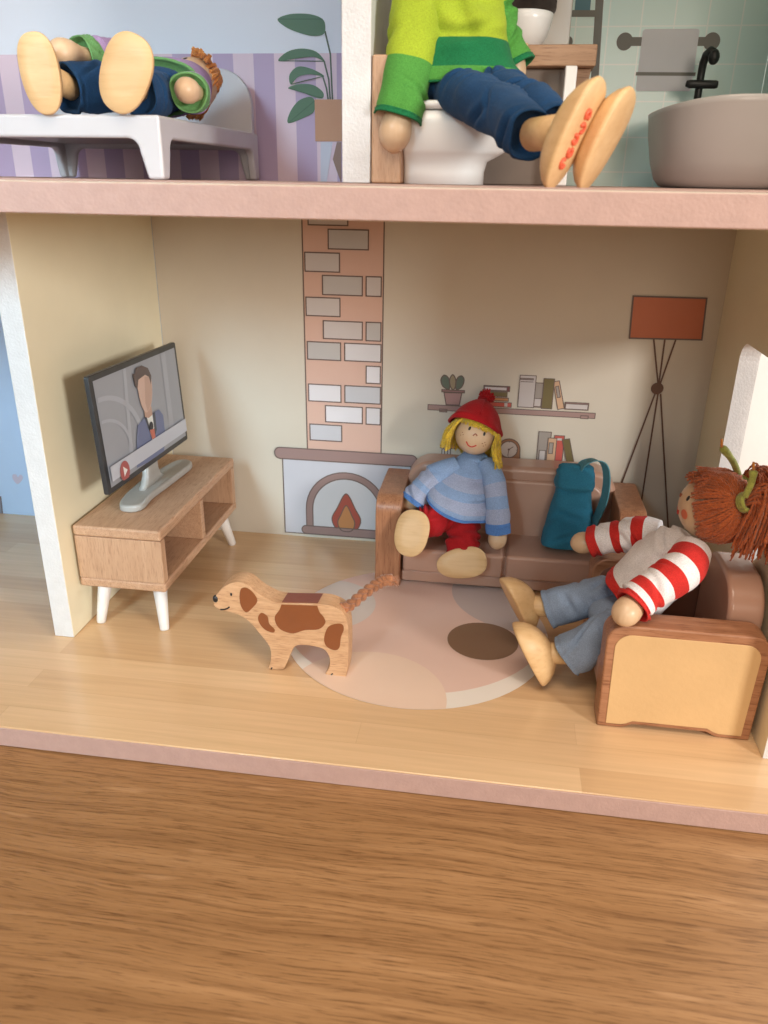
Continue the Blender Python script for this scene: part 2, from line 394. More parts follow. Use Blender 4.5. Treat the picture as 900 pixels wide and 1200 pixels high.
# right wall with its round-cornered window opening
def right_wall():
    y0, y1, z0, z1 = -.36, D + .075, .001, H - .001
    hole = rr(.13, .57, .885, 1.362, .09, 7)
    n = len(hole); mb = MB()
    per = []
    cy, cz = .5, .96
    for (a, b) in hole:   # matching points on the outer rectangle
        dx, dz = a - cy, b - cz
        k = min(((y1 - cy) if dx > 0 else (y0 - cy)) / dx if abs(dx) > 1e-9 else 1e9, ((z1 - cz) if dz > 0 else (z0 - cz)) / dz if abs(dz) > 1e-9 else 1e9)
        per.append([cy + dx*k, cz + dz*k])
    for corner in ((y0, z0), (y1, z0), (y1, z1), (y0, z1)):
        j = min(range(n), key=lambda q: (per[q][0]-corner[0])**2 + (per[q][1]-corner[1])**2); per[j] = list(corner)
    th = .09
    vs = [(XR, a, b) for a, b in hole] + [(XR, a, b) for a, b in per] + [(XR+th, a, b) for a, b in hole] + [(XR+th, a, b) for a, b in per]
    fs = []; ms = []
    for i in range(n):
        k = (i+1) % n
        fs += [(i, k, n+k, n+i), (2*n+i, 3*n+i, 3*n+k, 2*n+k), (i, 2*n+i, 2*n+k, k), (n+i, n+k, 3*n+k, 3*n+i)]; ms += [0, 1, 1, 1]
    mb.add(vs, fs, ms); return mb.build('side_wall', ['yellow', 'white_edge'], DH, label='yellow side wall with rounded window opening')
right_wall()

# ---- prints on the living room wall
LP = (.66, .64, .66); GP = (.50, .48, .47); PK = (.66, .44, .36); MV = (.32, .215, .20); WP = (.72, .70, .73)
cx0, cx1 = .829, 1.264
wallp.make('printed_chimney', bw, [('fillo', [(cx0, .50), (cx1, .50), (cx1, H - .002), (cx0, H - .002)], PK)], 1)
for p, q, c in (((0.863, 1.866), (1.073, 1.797), (.56, .51, .48)), ((0.969, 1.777), (1.182, 1.680), GP), ((0.841, 1.659), (1.028, 1.563), (.57, .53, .52)), ((0.935, 1.544), (1.151, 1.445), GP), ((1.172, 1.545), (1.253, 1.445), (.58, .54, .53)),
    ((0.842, 1.428), (1.029, 1.331), (.58, .54, .53)), ((0.936, 1.306), (1.152, 1.210), (.58, .53, .52)), ((1.173, 1.307), (1.254, 1.208), GP), ((0.844, 1.189), (1.031, 1.092), GP), ((1.054, 1.189), (1.256, 1.093), LP), ((1.175, 1.068), (1.254, 0.972), WP),
    ((0.845, 0.951), (1.031, 0.854), WP), ((1.054, 0.952), (1.256, 0.856), (.54, .54, .57)), ((0.941, 0.831), (1.154, 0.736), WP), ((1.176, 0.832), (1.257, 0.735), LP), ((0.848, 0.717), (1.034, 0.622), (.56, .56, .60))):
    wallp.make('printed_brick', bw, [('fillo', box2(p, q), c)], 3)
a, b = (0.686, 0.481), (0.691, 0.005)
fx0, fx1, fz0 = .678, 1.44, .02
fc = (fx0 + fx1) / 2
arch = lambda r, zb, zt: [(fc - r, zb)] + [(fc + r*math.cos(q), zt - r + r*math.sin(q)) for q in (math.pi - math.pi*k/20 for k in range(21))] + [(fc + r, zb)]
wallp.make('printed_fireplace', bw, [('fillo', [(fx0, fz0), (fx1, fz0), (fx1, .53), (fx0, .53)], (.56, .57, .63)),
    ('fillo', arch(.245, .05, .432), MV), ('fillo', arch(.205, .055, .392), (.62, .63, .66)),
    ('fillo', smooth2([(fc - .0, .30), (fc + .055, .205), (fc + .088, .13), (fc + .05, .06), (fc - .05, .06), (fc - .088, .13), (fc - .055, .205)], 6), (.38, .085, .06)),
    ('fillo', smooth2([(fc - .0, .225), (fc + .034, .16), (fc + .052, .11), (fc + .03, .06), (fc - .03, .06), (fc - .052, .11), (fc - .034, .16)], 6), (.50, .23, .09)),
    ('fillo', rr(fc - .275, .022, fc + .275, .075, .026), MV)], 2)
wallp.make('printed_mantel', bw, [('fillo', rr(.632, .497, 1.475, .566, .034), MV)], 5)
# shelves with books, cactus and clock
SH = (.36, .235, .215); OL = (.16, .125, .05); OR = (.52, .25, .115); RD = (.52, .10, .08); PE = (.58, .37, .235); GY = (.34, .30, .27); LT = (.56, .51, .50)
wallp.make('printed_shelf', bw, [('fillo', [(1.525, .838), (2.437, .838), (2.437, .868), (1.525, .868)], SH), ('fillo', box2((1.591, 0.846), (1.632, 0.830)), SH), ('fillo', box2((2.361, 0.851), (2.401, 0.835)), SH)], 1, .0045)
wallp.make('printed_shelf', bw, [('fillo', [(1.525, .505), (2.437, .505), (2.437, .535), (1.525, .535)], SH)], 1, .0045)
wallp.make('printed_cactus_pot', bw, [('fillo', smooth2([(1.635, 0.959), (1.602, 0.977), (1.591, 1.013), (1.608, 1.038), (1.632, 1.023), (1.642, 0.984)], 5), (.12, .155, .12)), ('fillo', smooth2([(1.678, 0.961), (1.673, 0.996), (1.683, 1.028), (1.704, 1.038), (1.718, 1.016), (1.707, 0.977)], 5), (.12, .155, .12)),
    ('fillo', smooth2([(1.654, 1.043), (1.671, 1.020), (1.673, 0.982), (1.661, 0.958), (1.644, 0.979), (1.639, 1.016)], 5), (.31, .25, .16)),
    ('fillo', [(1.611, 0.941), (1.709, 0.944), (1.699, 0.874), (1.626, 0.873)], (.40, .24, .225)), ('fillo', box2((1.599, 0.957), (1.723, 0.945)), (.33, .175, .165))], 2, .006)
pbk = [0]
def pbook(name, shapes):
    pbk[0] += 1; wallp.make(name, bw, shapes, 2 + 1.2*(pbk[0] % 2), .0045)
pbook('printed_book', [('fillo', box2((1.792, 0.902), (1.983, 0.877)), RD), ('fill', box2((1.945, 0.907), (1.962, 0.879)), LT)])
pbook('printed_book', [('fillo', box2((1.803, 0.927), (1.965, 0.910)), OR)])
pbook('printed_book', [('fillo', box2((1.811, 0.960), (1.956, 0.934)), OL)])
pbook('printed_book', [('fillo', box2((1.827, 0.992), (1.968, 0.964)), (.20, .06, .07)), ('fillo', box2((1.831, 0.987), (1.953, 0.968)), (.62, .56, .56))])
pbook('printed_book', [('fillo', box2((2.018, 1.058), (2.104, 0.882)), LT), ('fillo', box2((2.021, 1.042), (2.090, 1.035)), GY), ('open', [(2.023, 1.023), (2.091, 1.024)], None, .004)])
pbook('printed_book', [('fillo', box2((2.088, 1.020), (2.163, 0.885)), GY), ('fillo', box2((2.103, 0.934), (2.142, 0.889)), LT)])
pbook('printed_book', [('fillo', box2((2.146, 1.046), (2.202, 0.880)), OL)])
pbook('printed_book', [('fillo', [(2.196, 1.029), (2.228, 1.037), (2.269, 0.887), (2.235, 0.878)], PE), ('fillo', [(2.211, 1.004), (2.226, 1.008), (2.242, 0.948), (2.227, 0.944)], GY)])
pbook('printed_book', [('fillo', box2((2.271, 0.922), (2.396, 0.883)), (.30, .18, .17)), ('fillo', box2((2.274, 0.914), (2.393, 0.885)), LT)])
pbook('printed_book', [('fillo', box2((2.146, 0.748), (2.214, 0.579)), GY), ('fillo', box2((2.158, 0.640), (2.192, 0.578)), LT)])
pbook('printed_book', [('fillo', box2((2.200, 0.715), (2.247, 0.581)), PE), ('fillo', box2((2.208, 0.688), (2.230, 0.625)), GY)])
pbook('printed_book', [('fillo', box2((2.233, 0.731), (2.287, 0.584)), RD), ('fill', box2((2.237, 0.716), (2.274, 0.703)), LT)])
pbook('printed_book', [('fillo', [(2.276, 0.709), (2.315, 0.717), (2.351, 0.586), (2.312, 0.583)], OL)])
kc = (1.989, 0.634)
wallp.make('printed_clock', bw, [('fillo', [(kc[0]-.066, kc[1]-.062)] + [(kc[0]+.062*math.cos(q), kc[1]+.062*math.sin(q)) for q in (math.pi - math.pi*k/16 for k in range(17))] + [(kc[0]+.066, kc[1]-.062)], (.33, .17, .10)),
    ('fillo', circ(kc[0], kc[1], .048), LT), ('open', [kc, (kc[0]+.024, kc[1]+.018)], None, .004), ('open', [kc, (kc[0]-.003, kc[1]-.038)], None, .004), ('fill', circ(kc[0], kc[1], .006, n=10), (.1, .06, .05))] +
    [('open', [(kc[0]+.040*math.cos(q), kc[1]+.040*math.sin(q)), (kc[0]+.046*math.cos(q), kc[1]+.046*math.sin(q))], None, .003) for q in (math.pi*k/2 for k in range(4))], 2, .005)
wallp.make('printed_side_table', bw, [('fillo', box2((1.604, 0.640), (1.694, 0.620)), OR), ('fillo', box2((1.614, 0.614), (1.630, 0.546)), LT), ('fillo', box2((1.646, 0.615), (1.663, 0.548)), LT)], 2, .005)
LB = (.13, .065, .042)
wallp.make('printed_floor_lamp', bw, [('open', [(2.684, 1.280), (2.739, 1.049)], LB, .0085), ('open', [(2.740, 1.282), (2.744, 1.049)], LB, .0085), ('open', [(2.795, 1.284), (2.749, 1.040)], LB, .0085),
    ('open', [(2.733, 0.998), (2.607, 0.387), (2.538, 0.012)], LB, .0085), ('open', [(2.747, 0.994), (2.746, 0.224), (2.746, -0.059)], LB, .0085), ('open', [(2.760, 0.994), (2.898, 0.305), (2.972, -0.061)], LB, .0085),
    ('fill', circ(*(2.739, 1.021), .032), LB), ('fillo', [(2.553, 1.491), (2.912, 1.492), (2.922, 1.285), (2.562, 1.279)], (.52, .15, .065))], 2, .008)
# next room
wallp.make('printed_heart', bl, [('fill', smooth2([(-1.059, 0.213), (-1.082, 0.246), (-1.077, 0.275), (-1.054, 0.277), (-1.045, 0.260), (-1.025, 0.279), (-1.010, 0.263), (-1.027, 0.233)], 4), (.52, .48, .60))], 1)
wallp.make('printed_cabinet', bl, [('fillo', [(-1.401, -0.030), (-1.198, -0.014), (-1.188, 0.117), (-1.374, 0.103)], (.22, .22, .26))], 1)
# bedroom wall
GR = (.075, .165, .085)
for pts in ([(0.735, 2.720), (0.796, 2.740), (0.893, 2.739), (0.955, 2.718), (0.967, 2.683), (0.955, 2.655), (0.898, 2.650), (0.821, 2.668), (0.766, 2.691)], [(0.732, 2.546), (0.776, 2.583), (0.847, 2.597), (0.920, 2.584), (0.962, 2.543), (0.910, 2.561), (0.832, 2.556)],
            [(0.790, 2.444), (0.786, 2.487), (0.831, 2.521), (0.902, 2.509), (0.958, 2.480), (0.887, 2.487), (0.830, 2.477)], [(0.777, 2.428), (0.829, 2.445), (0.901, 2.442), (0.951, 2.411), (0.948, 2.384), (0.899, 2.391), (0.835, 2.414)], [(0.772, 2.273), (0.782, 2.321), (0.827, 2.372), (0.885, 2.390), (0.909, 2.372), (0.904, 2.325), (0.854, 2.298)]):
    wallp.make('printed_leaf', bb, [('fill', smooth2(pts, 5), GR), ('open', [pts[0], pts[3] if len(pts) > 7 else pts[4]], (.05, .12, .06), .004)], 3)
wallp.make('printed_plant_pot', bb, [('open', [(0.965, 2.669), (0.990, 2.574), (0.999, 2.366)], (.09, .12, .09), .008), ('open', [(0.959, 2.544), (0.981, 2.465), (0.988, 2.366)], (.09, .12, .09), .008), ('open', [(0.952, 2.477), (0.969, 2.428), (0.979, 2.366)], (.09, .12, .09), .008),
    ('fill', [(0.936, 2.188), (0.997, 2.189), (0.963, 1.996), (0.933, 1.995)], (.60, .62, .72)), ('fill', [(1.019, 2.189), (1.041, 2.189), (1.040, 1.997), (0.997, 2.110)], (.28, .17, .13)),
    ('fill', box2((0.909, 2.379), (1.084, 2.192)), (.56, .29, .16))], 2)
# bathroom wall
GB = (.20, .19, .165)
wallp.make('printed_towel_rail', bt, [('open', [(2.364, 2.618), (2.747, 2.616)], GB, .035), ('fill', circ(*(2.364, 2.618), .036), GB), ('fill', circ(*(2.747, 2.616), .036), GB),
    ('fill', rr(*(2.439, 2.417), *(2.687, 2.666), .012), (.80, .80, .84)), ('open', [(2.431, 2.488), (2.697, 2.486)], GB, .014)], 1)
wallp.make('printed_bath_shelf', bt, [('open', [(2.231, 2.818), (2.252, 2.382)], GB, .035), ('open', [(2.060, 2.731), (2.235, 2.729)], GB, .026), ('fill', box2((2.126, 2.819), (2.195, 2.734)), (.09, .24, .31)), ('fill', box2((2.094, 2.811), (2.116, 2.739)), (.30, .29, .29)), ('fill', circ(*(2.109, 2.619), .022), GB)], 1)

# ---- rug printed on the floor
def clip(poly, c, r, n=72):
    out = [V((p[0], p[1])) for p in poly]
    for k in range(n):
        a = 2*math.pi*(k+.5)/n; nn = V((math.cos(a), math.sin(a))); lim = r * math.cos(math.pi/n); res = []
        for i in range(len(out)):
            p, q = out[i], out[(i+1) % len(out)]; dp = (p - V(c)).dot(nn) - lim; dq = (q - V(c)).dot(nn) - lim
            if dp <= 0: res.append(p)
            if (dp < 0) != (dq < 0) and abs(dp - dq) > 1e-9: res.append(p + (q - p) * (dp / (dp - dq)))
        out = res
        if not out: return []
    return [tuple(p) for p in out]
RC, RR = (1.593, .349), .632
ring = circ(*RC, RR, n=72)
sh = [('fill', ring, (.78, .72, .65)), ('fill', clip(circ(1.575, .47, .645, n=72), RC, RR), (.72, .51, .43)),
      ('fill', clip(circ(2.13, .80, .395, n=60), RC, RR), (.52, .43, .40)), ('fill', clip(circ(1.10, .52, .26, n=60), RC, RR), (.64, .58, .54)),
      ('fill', clip(circ(1.435, -.23, .345, n=60), RC, RR), (.76, .57, .45))]
c0 = (1.914, 0.297); 
sh.append(('fill', circ(c0[0], c0[1], .168, .165, 40), (.235, .14, .085)))
floorp.make('printed_rug', lf, sh, 1, label='round pink, white and brown rug printed on the boards')

# ================================================================== FURNITURE
def anchor(root, loc):
    """put a thing's Empty at its base without moving its parts"""
    loc = V(loc); root.location = loc
    def sh(o):
        for ch in o.children:
            if ch.type == 'MESH': ch.data.transform(Matrix.Translation(-loc))
            sh(ch)
    bpy.context.view_layer.update(); sh(root)
XZ = lambda y: (lambda a, b, d: (a, d, b))
fXZ = lambda a, b, d: (a, d, b)
fYZ = lambda a, b, d: (d, a, b)
fXY = lambda a, b, d: (a, b, d)

# ---- TV stand
ts = thing('tv_stand', 'low beech TV stand with two open compartments and white splayed legs', 'tv stand')
x0, x1, y0, y1, z0, z1 = .012, .436, .10, 1.15, .226, .54
MB().box((x0, y0, z1 - .052), (x1, y1, z1)).build('top_panel', 'beech', ts, .012, 3)
MB().box((x0, y0, z0), (x1, y1, z0 + .046)).build('bottom_panel', 'beech', ts, .012, 3)
MB().box((x0 + .003, y0 + .003, z0 + .047), (x1 - .003, y0 + .05, z1 - .053)).build('end_panel', 'beech_end', ts, .003, 2)
MB().box((x0 + .003, y1 - .05, z0 + .047), (x1 - .003, y1 - .003, z1 - .053)).build('end_panel', 'beech_end', ts, .003, 2)
MB().box((x0 + .02, .605, z0 + .047), (x1 - .003, .648, z1 - .053)).build('divider', 'beech', ts, .003, 2)
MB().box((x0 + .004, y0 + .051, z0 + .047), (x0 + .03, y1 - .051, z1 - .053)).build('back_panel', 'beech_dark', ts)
for (bx, by, tx, ty) in ((.391, .141, .358, .205), (.058, .156, .085, .21), (.402, 1.128, .362, 1.06), (.06, 1.12, .085, 1.06)):
    MB().tube([(bx, by, .0), (bx + (tx-bx)*.02, by + (ty-by)*.02, .006), (bx + (tx-bx)*.5, by + (ty-by)*.5, .115), (tx, ty, .2255)], [.019, .022, .028, .036], 20).build('leg', 'white_leg', ts)
anchor(ts, (.22, .62, 0))

# ---- television
tv = thing('television', 'flat toy television showing a suited newsreader, on beech TV stand', 'television')
TO, TA, TB = V((.216, .10, .70)), V((0, .94, -.028)), V((-.026, 0, .537))
TN = TA.cross(TB).normalized()
tvf = lambda a, b, d: tuple(TO + TA*a + TB*b + TN*d)
ha, hb = .94, .537
pts = [(a/ha, b/hb) for a, b in rr(0, 0, ha, hb, .012, 4)]
MB().prism(pts, tvf, -.024, 0).build('frame', 'tvblack', tv, .004, 2)
scr = Print(tvf)
SG = (0.343, 0.378, 0.439)
sobj = scr.make('screen', tv, [('fill', [(.030, .052), (.972, .052), (.972, .952), (.030, .952)], SG)], 1, label='grey screen with printed picture')
tvl = lambda name, shapes, lay, **k: scr.make(name, sobj, [(s[0], [(min(.97, max(.032, p[0])), max(.056, p[1])) for p in s[1]]) + tuple(s[2:]) for s in shapes], lay, .004, **k)
tvl('printed_beam', [('fill', [(.25, .12), (.29, .12), (.36, .95), (.33, .95)], (0.420, 0.464, 0.536))], 2)
tvl('printed_beam', [('fill', [(.76, .12), (.82, .12), (.84, .95), (.78, .95)], (0.398, 0.439, 0.508))], 2)
for rx_, rz_, w_ in ((0.391, 0.512, 0.039), (0.253, 0.329, 0.026)):
    tvl('printed_arch', [('open', [(.04 + rx_*math.cos(q), .28 + rz_*math.sin(q)) for q in (math.pi*.5*k/14 for k in range(15))], (0.420, 0.464, 0.536), w_)], 2.4)
tvl('printed_newsreader', [
  ('fill', [(0.305, 0.074), (0.345, 0.288), (0.383, 0.428), (0.476, 0.466), (0.572, 0.460), (0.654, 0.462), (0.697, 0.388), (0.686, 0.170), (0.643, 0.006), (0.431, 0.004)], (0.166, 0.207, 0.370)),
  ('fill', [(0.476, 0.462), (0.567, 0.462), (0.565, 0.305), (0.526, 0.210)], (0.795, 0.850, 0.850)),
  ('fill', [(0.470, 0.470), (0.496, 0.469), (0.521, 0.277), (0.497, 0.339)], (0.067, 0.081, 0.109)), ('fill', [(0.572, 0.460), (0.600, 0.458), (0.590, 0.293), (0.557, 0.245)], (0.067, 0.081, 0.109)),
  ('fill', [(0.477, 0.541), (0.566, 0.529), (0.565, 0.450), (0.517, 0.439), (0.476, 0.466)], (0.530, 0.366, 0.302)),
  ('fill', smooth2([(0.452, 0.830), (0.534, 0.838), (0.606, 0.799), (0.606, 0.678), (0.572, 0.555), (0.512, 0.496), (0.472, 0.535), (0.447, 0.642)], 4), (0.641, 0.476, 0.412)),
  ('fill', [(0.537, 0.814), (0.602, 0.791), (0.602, 0.672), (0.570, 0.560), (0.516, 0.498), (0.502, 0.583)], (0.530, 0.378, 0.316)),
  ('fill', [(0.419, 0.772), (0.411, 0.880), (0.434, 0.877), (0.452, 0.917), (0.520, 0.923), (0.590, 0.876), (0.616, 0.796), (0.598, 0.718), (0.586, 0.796), (0.546, 0.829), (0.462, 0.812), (0.439, 0.740)], (0.110, 0.085, 0.082)),
  ('fill', circ(*(0.529, 0.357), .024, .042, 14), (0.026, 0.029, 0.038)), ('fill', [(0.502, 0.330), (0.557, 0.320), (0.557, 0.226), (0.516, 0.237)], (0.574, 0.183, 0.138)),
  ('fill', [(0.515, 0.234), (0.569, 0.233), (0.564, 0.147), (0.516, 0.140)], (0.795, 0.830, 0.850))], 4)
tvl('printed_banner', [('fill', [(.030, .105), (.972, .105), (.972, .235), (.030, .235)], (0.552, 0.610, 0.714))], 8)
pc = (0.160, 0.129)
tvl('printed_play_button', [('fill', circ(pc[0], pc[1], .050, .088), (0.420, 0.110, 0.109)), ('fill', [(pc[0]-.014, pc[1]+.046), (pc[0]+.026, pc[1]-.003), (pc[0]-.014, pc[1]-.046)], (0.850, 0.850, 0.850))], 10)
base = smooth2([(.150, .305), (.180, .277), (.235, .285), (.262, .335), (.252, .45), (.262, .60), (.272, .76), (.278, .90), (.255, .962), (.205, .975), (.165, .93), (.140, .80), (.118, .65), (.116, .50), (.128, .38)], 4)
MB().prism(base, fXY, .541, .578).build('stand_base', 'silver', tv, .014, 4)
nk = MB(); nk.rings([[(x, y, z) for x, y in rr(.165 - k*.0, .54 - s_, .205, .66 + s_, .018, 4)] for z, s_, k in ((.575, .07, 0), (.60, .03, 0), (.64, .006, 0), (.735, 0, 0))]); nk.build('stand_neck', 'silver', tv)
anchor(tv, (.2, .62, .541))

# ---- sofa
sf = thing('sofa', 'brown two seat toy sofa with wooden arms by the fireplace wall', 'sofa')
def arm_profile(y0, y1, z1): return rr(y0, .0, y1, z1, (.008, .01, .05, .085), 8)
for xa, xb in ((1.316, 1.452), (2.552, 2.688)):
    MB().prism(arm_profile(.782, 1.288, .502), fYZ, xa, xb).build('armrest', 'arm_wood', sf, .012, 3)
MB().box((1.453, .822, .012), (2.551, 1.27, .078)).build('base', 'sofa', sf, .012, 3)
for xa, xb in ((1.462, 1.996), (2.008, 2.542)):
    MB().prism(rr(xa, .80, xb, 1.16, .02, 4), fXY, .079, .216).build('seat_cushion', 'sofa', sf, .022, 4)
MB().box((1.99, .838, .079), (2.012, 1.10, .195)).build('seat_joint', 'sofa', sf, .003, 2)
MB().prism(rr(1.44, .12, 2.572, .602, (.03, .03, .135, .135), 10), fXZ, 1.105, 1.285).build('backrest', 'sofa', sf, .045, 5, label='rounded brown backrest')
MB().prism(rr(1.505, .17, 2.507, .535, (.02, .02, .09, .09), 8), fXZ, 1.085, 1.12).build('back_pad', 'sofa', sf, .03, 4)
anchor(sf, (2.0, 1.04, 0))

# ---- armchair, side-on
ac = thing('armchair', 'brown toy armchair with tan panelled wooden arms under the window', 'armchair')
def chair_outline(i):
    x0, x1, z1 = 2.380 + i, 2.984 - i, .470 - i*1.1; n0, n1, nz = 2.50, 2.835, .020
    P = rr(x0, i*.75, x1, z1, (.0, .0, .075 - i*.4, .075 - i*.4), 8)
    return [(x0 + .008, i*.6), (n0 - .02 , i*.6), (n0 - .0, i*.6 + .006), (n0 + .025, nz + i*.6), (n1 - .025, nz + i*.6), (n1, i*.6 + .006), (n1 + .02, i*.6), (x1 - .008, i*.6)] + P[2:]
for (ya, yb, pm) in ((-.262, -.142, 'panel'), (.322, .442, 'mauve_panel')):
    a_ = MB().prism(chair_outline(0), fXZ, ya, yb).build('armrest', 'arm_wood_x', ac, .009, 3)
    MB().prism(chair_outline(.034), fXZ, ya - .003, ya + .004).build('side_panel', pm, a_, .002, 2, label='tan painted side panel' if pm == 'panel' else 'dark brown side panel')
MB().box((2.41, -.141, .03), (2.95, .321, .10)).build('base', 'sofa', ac, .01, 3)
MB().prism(rr(2.388, -.138, 2.90, .318, .02, 4), fXY, .101, .222).build('seat_cushion', 'sofa', ac, .03, 4)
MB().prism(rr(-.128, .10, .306, .606, (.02, .02, .15, .15), 12), fYZ, 2.845, 2.982).build('backrest', 'sofa', ac, .04, 5, label='rounded brown backrest')
anchor(ac, (2.68, .09, 0))

# ---- dog
dg = thing('toy_dog', 'flat wooden toy dog with brown painted spots and rope tail on the floor', 'toy dog')
DY = -.1; DT = .10
dog = smooth2([(0.744, 0.327), (0.754, 0.348), (0.793, 0.397), (0.845, 0.426), (0.895, 0.422), (0.943, 0.384), (1.002, 0.352), (1.047, 0.344), (1.132, 0.349), (1.206, 0.355), (1.256, 0.353), (1.300, 0.336), (1.324, 0.308), (1.337, 0.251), (1.339, 0.120), (1.330, 0.008), (1.312, 0.000), (1.246, 0.001), (1.236, 0.009), (1.252, 0.040), (1.255, 0.087), (1.238, 0.126), (1.207, 0.140), (1.147, 0.145), (1.103, 0.134), (1.075, 0.079), (1.053, 0.020), (1.034, 0.006), (0.982, 0.001), (0.977, 0.011), (0.988, 0.048), (0.987, 0.116), (0.944, 0.182), (0.905, 0.233), (0.856, 0.267), (0.780, 0.283), (0.748, 0.299)], 3)
body = MB().prism(dog, fXZ, DY, DY + DT).build('body', 'dogwood', dg, .010, 3, ang=50)
dp = Print(lambda a, b, d: (a, DY - d, b))
def dspot(name, pts, col, lay=1, par=None):
    mb = MB(); mb.add([(a, DY - .0012*lay, b) for a, b in pts], [tuple(range(len(pts)))]); return mb.build(name, col, dg)
dspot('ear', smooth2([(0.874, 0.399), (0.901, 0.405), (0.929, 0.381), (0.943, 0.346), (0.919, 0.309), (0.890, 0.284), (0.869, 0.311), (0.864, 0.357)], 5), 'dogbrown')
dspot('spot', smooth2([(0.942, 0.264), (0.959, 0.289), (0.985, 0.273), (0.991, 0.238), (1.014, 0.212), (1.006, 0.195), (0.973, 0.204), (0.949, 0.231)], 5), 'dogbrown')
dspot('spot', [(1.049, 0.339)] + smooth2([(1.049, 0.339), (1.039, 0.311), (1.017, 0.275), (1.023, 0.236), (1.049, 0.209), (1.097, 0.200), (1.149, 0.222), (1.209, 0.232), (1.239, 0.265), (1.234, 0.293), (1.215, 0.318), (1.206, 0.348)], 4, False)[1:], 'dogbrown')
dspot('spot', smooth2([(1.279, 0.265), (1.311, 0.269), (1.320, 0.244), (1.307, 0.202), (1.300, 0.150), (1.278, 0.134), (1.243, 0.150), (1.233, 0.189), (1.249, 0.244)], 5), 'dogbrown')
q0, q1 = (1.049, 0.344), (1.207, 0.355)
tz = lambda a: q0[1] + (q1[1] - q0[1]) * (a - q0[0]) / (q1[0] - q0[0])
MB().add([(q0[0], DY + .008, q0[1] + .002), (q1[0], DY + .008, q1[1] + .002), (q1[0] + .004, DY + DT - .008, q1[1] + .002), (q0[0] + .004, DY + DT - .008, q0[1] + .002)], [(0, 1, 2, 3)]).build('back_patch', 'dogmaroon', dg)
MB().add([(q0[0], DY + .008, q0[1] + .002), (q1[0], DY + .008, q1[1] + .002), (q1[0], DY - .0012, q1[1] - .010), (q0[0], DY - .0012, q0[1] - .010)], [(0, 1, 2, 3)]).build('back_patch', 'dogbrown', dg)
nz = (0.754, 0.336)
MB().ellipsoid((nz[0], DY + .004, nz[1]), [(.013, 0, 0), (0, .012, 0), (0, 0, .018)], 14, 8).build('nose', 'black', dg)
ey = (0.827, 0.366)
MB().ellipsoid((ey[0], DY, ey[1]), [(.005, 0, 0), (0, .003, 0), (0, 0, .008)], 10, 6).build('eye', 'black', dg)
MB().tube([(a, DY - .0005, b) for a, b in smooth2([(0.774, 0.287), (0.791, 0.289), (0.806, 0.295), (0.816, 0.304)], 4, False)], .0035, 6).build('mouth', 'black', dg)
for q in (((0.989, 0.003), (0.994, 0.013)), ((1.262, 0.005), (1.269, 0.013))):
    MB().tube([(a, DY - .0005, b) for a, b in q], .003, 6).build('paw_mark', 'black', dg)
# plaited rope tail
path = smooth2([(1.292, -0.050, 0.314), (1.333, -0.050, 0.331), (1.392, -0.050, 0.391), (1.451, -0.050, 0.445), (1.490, -0.050, 0.469), (1.515, -0.050, 0.471)], 8, False)
tl = MB(); P = [V(p) for p in path]; L = len(P)
for k in range(3):
    pts = []
    for i, p in enumerate(P):
        tt = (P[min(i+1, L-1)] - P[max(i-1, 0)]).normalized(); up = V((0, 1, 0)); sd = tt.cross(up).normalized()
        ph = i * .6 + k * 2*math.pi/3
        pts.append(p + sd * .0155*math.sin(ph) + up * .009*math.sin(2*ph))
    tl.tube(pts, .0118, 10)
tl.build('rope_tail', 'rope', dg, label='plaited orange rope tail')
fr = MB(); e = P[-1]; random.seed(3)
for k in range(34):
    d = V((1, random.uniform(-.9, .9), random.uniform(-1.0, 1.0))).normalized()
    fr.tube([e + V((-.012, random.uniform(-.014, .014), random.uniform(-.014, .014))), e + d*.018, e + d*random.uniform(.026, .040) + V((0, 0, -.004))], [.004, .003, .0015], 5)
fr.build('frayed_end', 'rope', dg, label='frayed rope end')
anchor(dg, (1.1, -.05, 0))

